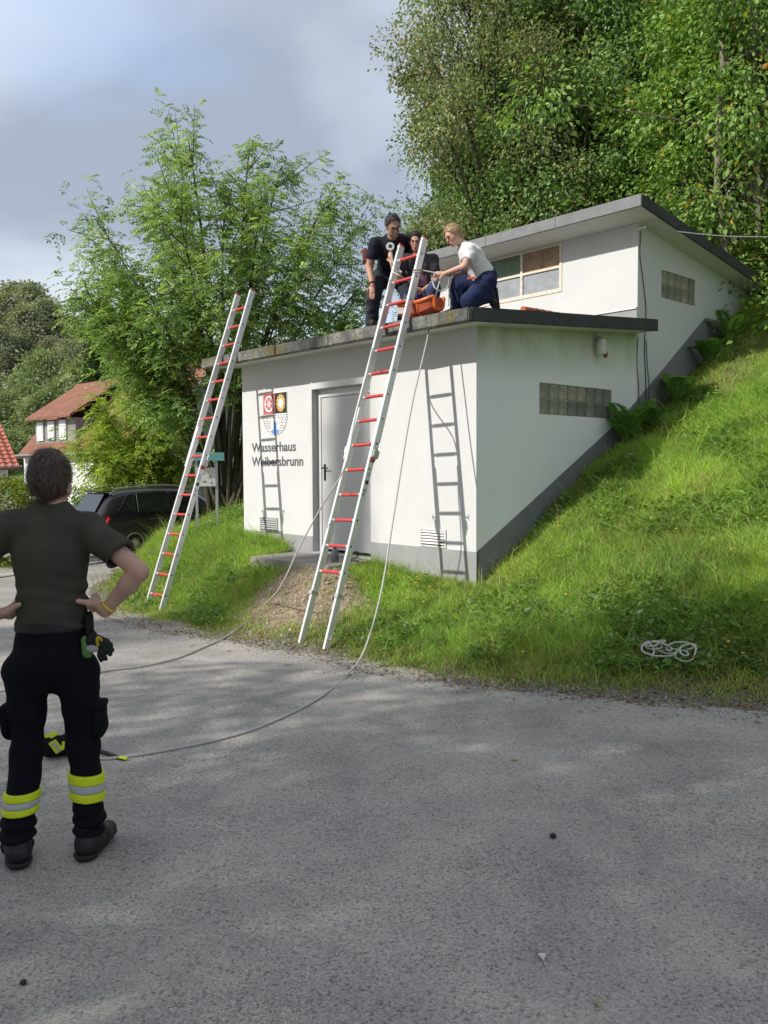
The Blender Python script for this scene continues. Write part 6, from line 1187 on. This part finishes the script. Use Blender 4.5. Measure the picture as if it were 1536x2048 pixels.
def person_bending():
    D0 = 10.15; K = lambda px, py, D=0.: np.array(at(px, py, D0 + D), np.float32)
    ft = K(746, 648, .0); X, Y = loc_of(ft); base = Vector((K(770, 600)[0], D0 + .1, st(X))); R = thing('person', 'man in dark navy T-shirt and glasses bending over with a hand on his knee', 'person', base)
    SK = skinmat('skin_tan', (.44, .25, .17)); TS = cloth('navy_tshirt', (.020, .021, .032), .2); TR = cloth('grey_navy_trousers', (.035, .038, .050), .25, .3)
    hc = K(786, 452, -.28); pel = K(776, 548, .32); neck = K(786, 478, -.12); ch = K(786, 494, -.0); shR, shL = K(752, 487, -.06), K(823, 480, -.02); elR, wrR = K(738, 534, .03), K(745, 570, -.10); elL, wrL = K(840, 535, .12), K(835, 575, .0)
    hR, kR, aR = K(757, 556, .28), K(747, 596, -.02), K(743, 641, .10); hL, kL, aL = K(797, 553, .32), K(818, 592, .10), K(806, 632, .35); aR[2] = st(loc_of(aR)[0]) + .10; aL[2] = st(loc_of(aL)[0]) + .10
    fw = facing(.35, -.62); upv = nv(-.1, -.4, .9); dep = nu(nv(0, .8, .6)); allp = [hc, pel, elR, wrR, elL, aR, aL, kL]
    S = SDF(*bounds(allp, .17), .0085); S.rc(pel, ch, .125, .145, .06, (dep, .8)); S.rc(ch, neck, .13, .07, .05); S.rc(shR, shL, .06, .06, .05); S.rc(neck, hc + (neck - hc) * .35, .062, .06, .03); L, RR, rt, f2, u2 = head_prims(S, hc, fw, upv, .02, 1.02)
    limb(S, [shR, elR, wrR], [.056, .046, .031]); limb(S, [shL, elL, wrL], [.056, .046, .031]); limb(S, [hR, kR, aR], [.09, .062, .045], .03); limb(S, [hL, kL, aL], [.09, .062, .045], .03)
    hand(S, wrR, K(744, 592, -.13) - wrR, nv(-.1, -1, .25), .12, 1.1, -1); hand(S, wrL, K(826, 588, -.02) - wrL, nv(0, -1, .3), .3, 1.0); S.build('body', SK, R, base)
    T = SDF(*bounds(allp, .2), .009); T.rc(pel + (ch - pel) * -.02, ch, .150, .165, .06, (dep, .85)); T.rc(ch, neck, .155, .085, .06); T.rc(shR, shL, .070, .070, .06)
    for sh, el in ((shR, elR), (shL, elL)): dr = nu(el - sh); e = sh + (el - sh) * .62; T.rc(sh, el, .078, .080, .04, None, [(e, dr)])
    T.cut(pel + nu(pel - ch) * .06, nu(pel - ch)); T.el(hc, (.095, .11, .13), .01, sub=True); T.fold(.008, lambda P: vnoise(P, (9, 9, 13)) + .6 * vnoise(P + 4, (20, 20, 24))); T.build('t_shirt', TS, R, base)
    Q = SDF(*bounds([pel, hR, kR, aR, hL, kL, aL], .19), .009); Q.rc(pel, (hR + hL) / 2, .150, .155, .05, None, [(pel + nu(ch - pel) * .05, nu(ch - pel))]); limb(Q, [hR, kR, aR], [.112, .090, .078], .03); limb(Q, [hL, kL, aL], [.112, .090, .078], .03); Q.fold(.009, lambda P: vnoise(P, (10, 10, 16)) + .6 * vnoise(P, (22, 22, 30))); Q.build('trousers', TR, R, base)
    boot('boot', R, base, aR, nv(.1, -.9, 0)); boot('boot', R, base, aL, nv(.3, -.9, 0))
    features(L, rt, f2, u2, R, base, (.33, .15, .12), (.03, .03, .03)); b_ = Vector(base); gl = MB()
    for sg in (-1, 1): gl.tube([Vector(L(sg * .034 + .027 * math.cos(a), .104, .0 + .018 * math.sin(a))) - b_ for a in [i * math.pi / 6 for i in range(13)]], .0032, 5, False); gl.tube([Vector(L(sg * .06, .10, .004)) - b_, Vector(L(sg * .078, .02, .006)) - b_, Vector(L(sg * .08, -.02, .0)) - b_], .003, 5)
    gl.tube([Vector(L(-.008, .106, .004)) - b_, Vector(L(.008, .106, .004)) - b_], .003, 5).build('glasses', DARK, R)
    H = SDF(*bounds([hc], .2), .007); Hc = L(0, -.012, .03); H.el(Hc, nv(.083, .101, .100) * 1.02, .01, RR, [(L(0, .055, .075), nu(f2 * .9 - u2 * .55)), (L(0, 0, -.01), nu(-u2 + f2 * .6))]); H.wrinkle(.004, 45); rg = np.random.default_rng(8); P, N = surf_pts(2600, Hc, nv(.084, .102, .101) * 1.02, RR, rg, lambda P, N: (((P - L(0, .055, .075)) @ nu(f2 * .9 - u2 * .55)) < 0) & (((P - L(0, 0, -.01)) @ nu(-u2 + f2 * .6)) < 0)); d = unit(f2 * .8 + u2 * .4 + .5 * rg.normal(size=P.shape)); strands('hair_strands', P, d, .022, .003, [(.09, .085, .08, 3), (.18, .175, .17, 1.2), (.04, .038, .036, 2)], R, base, 5, HAIRM, N, .2); H.build('hair', simple('dark_grey_hair', (.055, .052, .050), .7, var=.4, scale=80, bump=.6, bscale=160), R, base)
    sb_ = SDF(*bounds([hc], .2), .006); sb_.el(L(0, .02, -.055), nv(.061, .070, .062), .01, RR, [(L(0, 0, -.048), u2)], inf=.002); sb_.build('stubble', skinmat('stubble_skin', (.27, .17, .125)), R, base)
    u_ = nu(elR - wrR); q = nu(np.cross(u_, nv(0, 1, 0))); w = np.cross(u_, q); MB().tube([Vector(wrR + u_ * .02 + (q * math.cos(x) + w * math.sin(x)) * .037) - b_ for x in [i * math.pi / 8 for i in range(17)]], .011, 6, False).build('wristwatch', DARK, R)
    pk = K(733, 512, .35); MB().box(-.05, .03, -.06, .06, -.09, .09).build('belt_pouch', simple('pouch_red', (.20, .05, .04), .7), R, bevel=.02).location = Vector(pk) - b_
person_bending()

def person_holding():
    D0 = 9.98; K = lambda px, py, D=0.: np.array(at(px, py, D0 + D), np.float32)
    pel = K(838, 592, .10); X, Y = loc_of(pel); base = Vector((pel[0], pel[1], st(X))); R = thing('person', 'dark-haired person in grey printed T-shirt and jeans kneeling behind the ladder', 'person', base)
    SK = skinmat('skin_fair', (.53, .30, .23)); TS = cloth('charcoal_tshirt', (.055, .053, .060), .25); TR = cloth('blue_jeans', (.045, .065, .14), .3, .3)
    hc = K(831, 482, -.06); neck = K(836, 508, .0); ch = K(838, 535, .04); shR, shL = K(808, 519, .03), K(866, 518, .03); elR, wrR = K(793, 562, -.06), K(784, 526, -.14); elL, wrL = K(872, 562, .02), K(846, 581, -.16)
    hR, kR = K(822, 598, .08), K(812, 622, -.20); aR = K(826, 632, .22); hL, kL = K(855, 596, .08), K(868, 578, -.22); aL = K(864, 632, -.12)
    for q in (kR, aR, aL): q[2] = max(q[2], st(loc_of(q)[0]) + .075)
    fw = facing(-.12, -.42); upv = nv(0, -.3, 1); dep = nv(0, 1, 0); allp = [hc, pel, elR, wrR, elL, aR, aL, kL, kR]
    S = SDF(*bounds(allp, .17), .0085); S.rc(pel, ch, .11, .115, .06, (dep, .75)); S.rc(ch, neck, .11, .055, .05, (dep, .8)); S.rc(shR, shL, .046, .046, .05); S.rc(neck, hc + (neck - hc) * .35, .048, .047, .03); L, RR, rt, f2, u2 = head_prims(S, hc, fw, upv, .02, .95)
    limb(S, [shR, elR, wrR], [.042, .036, .025]); limb(S, [shL, elL, wrL], [.042, .036, .025]); limb(S, [hR, kR, aR], [.085, .056, .04], .03); limb(S, [hL, kL, aL], [.085, .056, .04], .03)
    hand(S, wrR, K(781, 510, -.15) - wrR, nv(-.35, -.9, 0), .75, .95, 1); hand(S, wrL, K(832, 578, -.2) - wrL, nv(.1, -1, .2), .6, .95, 1); S.build('body', SK, R, base)
    T = SDF(*bounds(allp, .2), .009); T.rc(K(838, 590, .08), ch, .135, .140, .06, (dep, .82)); T.rc(ch, neck + nv(0, 0, .0), .135, .07, .05, (dep, .85)); T.rc(shR, shL, .056, .056, .06)
    for sh, el in ((shR, elR), (shL, elL)): dr = nu(el - sh); e = sh + (el - sh) * .60; T.rc(sh, el, .062, .066, .04, None, [(e, dr)])
    T.rc(neck + nv(0, -.03, .0), hc, .052, .05, .01, sub=True); T.cut((0, 0, K(838, 596)[2]), (0, 0, -1)); T.fold(.008, lambda P: vnoise(P, (10, 10, 13)) + .6 * vnoise(P + 4, (20, 20, 24))); T.build('t_shirt', TS, R, base)
    # faded print on the chest
    t = NT('pink_print'); n = t.noise(22, 5, .6, dist=2.0); t.col(t.ramp(n, [(.35, (.07, .06, .075)), (.47, (.16, .10, .14)), (.56, (.34, .16, .20)), (.66, (.14, .11, .14))])); t.set(rough=.9)
    pr = SDF(*bounds([ch], .3), .009); pr.rc(K(838, 590, .08), ch, .135, .140, .06, (dep, .82), inf=.006); pr.f = pr.f; pr.cut((0, K(0, 0, -.02)[1], 0), (0, 1, 0)); pr.cut((0, 0, K(838, 522)[2]), (0, 0, 1)); pr.cut((0, 0, K(838, 574)[2]), (0, 0, -1)); pr.cut((K(822, 540)[0], 0, 0), (-1, 0, 0)); pr.cut((K(854, 540)[0], 0, 0), (1, 0, 0)); pr.build('shirt_print', t.m, R, base)
    Q = SDF(*bounds([pel, hR, kR, aR, hL, kL, aL], .19), .009); Q.rc(pel, (hR + hL) / 2, .125, .13, .05); limb(Q, [hR, kR, aR], [.098, .078, .066], .03); limb(Q, [hL, kL, aL], [.098, .078, .066], .03); Q.fold(.007, lambda P: vnoise(P, (11, 11, 16))); Q.build('jeans', TR, R, base)
    boot('shoe', R, base, aL, nv(.2, -.9, 0)); boot('shoe', R, base, aR, nv(.1, .9, -.1))
    features(L, rt, f2, u2, R, base, (.45, .15, .15), (.03, .02, .015), .95)
    HB = simple('dark_brown_hair', (.018, .011, .008), .5, var=.3, scale=70, bump=.4, bscale=150); H = SDF(*bounds([hc], .25), .007); H.el(L(0, -.016, .028), nv(.081, .100, .101) * .95, .01, RR, [(L(0, .055, .060), nu(f2 * 1. - u2 * .5))])
    for sg in (-1, 1): H.rc(L(sg * .012, .062, .088), L(sg * .066, .045, .03), .012, .011, .012); H.rc(L(sg * .066, .045, .03), L(sg * .074, .005, -.03), .011, .010, .012)
    H.rc(L(.0, -.10, -.02), L(.06, -.09, -.14), .035, .028, .03); H.rc(L(.06, -.09, -.14), L(.10, -.05, -.24), .028, .014, .02); H.fold(.003, lambda P: vnoise(P, (60, 60, 14))); H.build('hair', HB, R, base)
    # carabiner reel held up
    cp = K(780.5, 493, -.17); cr = thing('rope_ring', 'white ring with black core held up by the dark-haired person', 'carabiner', Vector(cp)); MB().lathe([(.030, -.013), (.046, -.013), (.050, 0), (.046, .013), (.030, .013)], (0, 0, 0), 22, M=Matrix.Rotation(math.pi / 2, 4, 'X')).build('ring', simple('ring_white', (.55, .55, .53), .5), cr, smooth=True); MB().lathe([(.022, -.0145), (.022, .0145)], (0, 0, 0), 16, M=Matrix.Rotation(math.pi / 2, 4, 'X')).build('core', DARK, cr)
    pts = [Vector(K(781, 502, -.17)), Vector(K(786, 524, -.18)), Vector(K(793, 535, -.19)), Vector(K(803, 545, -.22)), Vector(wor(-.40, .93, 3.95)), Vector(wor(-.42, .80, 3.88)), Vector(K(822, 566, -.22)), Vector(K(832, 578, -.24)), Vector(K(818, 590, -.20)), Vector(K(800, 606, -.15))]
    rope('tie_rope', pts, .009, 'short pale rope end held by the dark-haired person across the ladder')
person_holding()

def person_kneeling():
    D0 = 9.62; K = lambda px, py, D=0.: np.array(at(px, py, D0 + D), np.float32)
    pel = K(969, 556, .06); X, Y = loc_of(pel); base = Vector((pel[0], pel[1], st(X))); R = thing('person', 'blonde person in white T-shirt and navy trousers kneeling on the roof tying a rope', 'person', base)
    SK = skinmat('skin_pale', (.58, .34, .26)); TS = cloth('white_tshirt', (.66, .655, .63), .05); TR = cloth('navy_work_trousers', (.022, .030, .075), .25, .3)
    hc = K(906, 471, -.02); neck = K(928, 492, .02); ch = K(943, 512, .02); shR, shL = K(941, 503, -.13), K(930, 503, .16); elR, wrR = K(928, 533, -.22), K(890, 547, -.16); elL, wrL = K(934, 540, .18), K(905, 548, .12)
    hR, kR, aR = K(972, 563, -.04), K(938, 603, -.16), K(976, 594, .02); hL, kL, aL = K(966, 563, .14), K(917, 571, .14), K(913, 620, .16)
    aL[2] = st(loc_of(aL)[0]) + .10; kR[2] = max(kR[2], st(loc_of(kR)[0]) + .06)
    fw = facing(-1.12, -.55); upv = nv(-.35, -.1, .9); lat = nv(0, 1, 0); allp = [hc, pel, elR, wrR, elL, aR, aL, kL, kR, wrL]
    S = SDF(*bounds(allp, .2), .0085); S.rc(pel, ch, .11, .115, .06); S.rc(ch, neck, .10, .052, .05); S.rc(shR, shL, .046, .046, .05); S.rc(neck, hc + (neck - hc) * .3, .047, .046, .03); L, RR, rt, f2, u2 = head_prims(S, hc, fw, upv, .02, .97)
    limb(S, [shR, elR, wrR], [.043, .038, .026]); limb(S, [shL, elL, wrL], [.043, .038, .026]); limb(S, [hR, kR, aR], [.088, .058, .04], .03); limb(S, [hL, kL, aL], [.088, .058, .04], .03)
    hand(S, wrR, K(872, 547, -.15) - wrR, nv(-.1, -1, .4), .7, .95, 1); hand(S, wrL, K(893, 542, .08) - wrL, nv(0, .8, .5), .6, .95, -1); S.build('body', SK, R, base)
    ax = nu(ch - pel); T = SDF(*bounds(allp, .2), .009); T.rc(pel - ax * .0, ch, .150, .142, .06, (nu(np.cross(ax, lat)), .92)); T.rc(ch, neck, .135, .068, .06); T.rc(shR, shL, .056, .056, .06)
    for sh, el in ((shR, elR), (shL, elL)): dr = nu(el - sh); e = sh + (el - sh) * .62; T.rc(sh, el, .070, .074, .05, None, [(e, dr)])
    T.rc(neck + nv(-.02, 0, 0), hc, .052, .052, .01, sub=True); T.cut(pel - ax * .035, -ax); T.fold(.010, lambda P: vnoise(P, (9, 9, 15)) + .8 * vnoise(P + 4, (16, 10, 26))); T.build('t_shirt', TS, R, base)
    em = K(911, 541, -.10); MB().lathe([(.026, -.003), (.026, .003)], (0, 0, 0), 18, M=Matrix.Rotation(math.pi / 2, 4, 'X') @ Matrix.Rotation(.4, 4, 'Y')).build('shirt_emblem', simple('emblem_blue', (.05, .09, .35), .7), R).location = Vector(K(926, 541, -.13)) - base
    Q = SDF(*bounds([pel, hR, kR, aR, hL, kL, aL], .2), .009); Q.rc(pel, (hR + hL) / 2, .148, .15, .05, None, [(pel + ax * .03, ax)]); limb(Q, [hR, kR, aR], [.118, .092, .075], .03); limb(Q, [hL, kL, aL], [.118, .096, .078], .03); Q.fold(.009, lambda P: vnoise(P, (10, 10, 16)) + .7 * vnoise(P, (20, 20, 30))); Q.build('trousers', TR, R, base)
    MB().box(-.045, .045, -.006, .006, -.016, .016).build('pocket_flap', simple('flap_orange', (.55, .12, .04), .7), R, bevel=.004).location = Vector(K(943, 556, -.215)) - base
    boot('boot', R, base, aR + nv(.02, 0, .02), nv(.15, .1, -.95), (-.9, 0, -.3)); boot('boot', R, base, aL, nv(-.9, -.3, 0))
    features(L, rt, f2, u2, R, base, (.5, .2, .19), (.25, .16, .09), .97)
    HB = simple('blond_hair', (.42, .28, .135), .5, var=.25, scale=60, bump=.4, bscale=170); H = SDF(*bounds([hc], .28), .007); H.el(L(0, -.014, .028), nv(.083, .102, .101) * .97, .01, RR, [(L(0, .05, .045), nu(f2 * 1. - u2 * .5)), (L(0, .0, -.03), nu(f2 * .7 - u2 * .75))])
    H.rc(L(0, -.085, -.01), L(0, -.10, -.05), .035, .03, .03); H.rc(L(0, -.10, -.05), L(.015, -.07, -.13), .030, .024, .02); H.rc(L(.015, -.07, -.13), L(.06, -.01, -.17), .024, .010, .02); H.fold(.0028, lambda P: vnoise(P @ RR, (60, 14, 60))); H.build('hair', HB, R, base)
    rng = np.random.default_rng(4); P, N = surf_pts(3500, L(0, -.014, .028), nv(.084, .103, .102) * .97, RR, rng, lambda P, N: (((P - L(0, .05, .045)) @ nu(f2 - u2 * .5)) < 0) & (((P - L(0, 0, -.03)) @ nu(f2 * .7 - u2 * .75)) < 0)); d = unit(L(0, -.11, -.03) - P); d = unit(d - N * (d * N).sum(1, keepdims=True)); strands('hair_strands', P, d, .06, .003, [(.46, .31, .15, 3), (.56, .40, .21, 2), (.33, .21, .10, 2)], R, base, 5, HAIRM, N, .06)
    # rope loops in the hands and round the ladder rail
    lp = [Vector(K(872, 547, -.17))] + [Vector(K(882 + 16 * math.cos(a), 563 + 19 * math.sin(a), -.14 + .02 * math.sin(2 * a))) for a in [i * math.pi / 6 + 3.6 for i in range(13)]] + [Vector(K(903, 545, .08)), Vector(K(899, 575, .0)), Vector(K(897, 612, -.05))]
    rope('hand_rope', lp, .009, 'loops of pale rope in the hands of the kneeling blonde person')
    z0 = 3.86; c = wor(-.36, .57, z0); pts = [wor(-.36 + .055 * math.cos(a), .567 + .04 * math.sin(a), z0 + .03 * i / 8) for i, a in enumerate([k * math.pi / 4 for k in range(17)])] + [Vector(K(872, 546, -.16))]; rope('rail_lashing', pts, .008, 'rope wound round the right ladder rail near its top')
person_kneeling()
# ------------------------------------------------------------------ black rescue bag on the road
bp = on_road(118, 1513); bp.z = road_z(bp.y); B = thing('rescue_bag', 'black bag with yellow reflective strips lying behind the standing person', 'bag', bp); b3 = np.array(bp, np.float32)
G = SDF(*bounds([b3], .32), .01); G.rc(b3 + nv(-.06, 0, .06), b3 + nv(.08, .06, .07), .075, .085, .03, (nv(0, 0, 1), .8)); G.el(b3 + nv(.09, .08, .15), (.075, .06, .07), .03); G.el(b3 + nv(-.05, -.03, .09), (.06, .06, .05), .03); G.cut((0, 0, bp.z + .002), (0, 0, -1)); G.wrinkle(.010, 14); G.build('bag', cloth('bag_black', (.012, .012, .014)), B, bp)
YT = simple('bag_tape_yellow', (.60, .68, .02), .6); ST = simple('bag_tape_silver', (.4, .42, .44), .4)
for (p0, p1), mt, w in ((((-.11, -.08, .15), (-.02, -.075, .16)), YT, .022), (((-.02, -.085, .155), (.02, -.06, .175)), YT, .03), (((.0, -.10, .13), (.04, -.085, .06)), YT, .05), (((.005, -.104, .125), (.045, -.089, .065)), ST, .016), (((.06, -.07, .12), (.055, -.08, .07)), YT, .018)): MB().bar(p0, p1, w, .006, (0, -1, .3)).build('reflective_strip', mt, B, bevel=.002)
MB().tube([(.05, .06, .2), (.045, .05, .235), (.03, .05, .245)], .010, 6).build('bag_loop', DARK, B)
sp = [on_road(190, 1502), on_road(215, 1510), on_road(238, 1519), on_road(250, 1522)]; m = MB()
for a, b in zip(sp, sp[1:]): m.bar(a - bp + Vector((0, 0, .012)), b - bp + Vector((0, 0, .012)), .03, .005)
m.build('bag_strap', simple('strap_dark', (.03, .03, .032), .8), B); MB().bar(sp[2] - bp + Vector((0, 0, .016)), sp[3] - bp + Vector((.01, 0, .014)), .028, .008).build('strap_tip', YT, B)
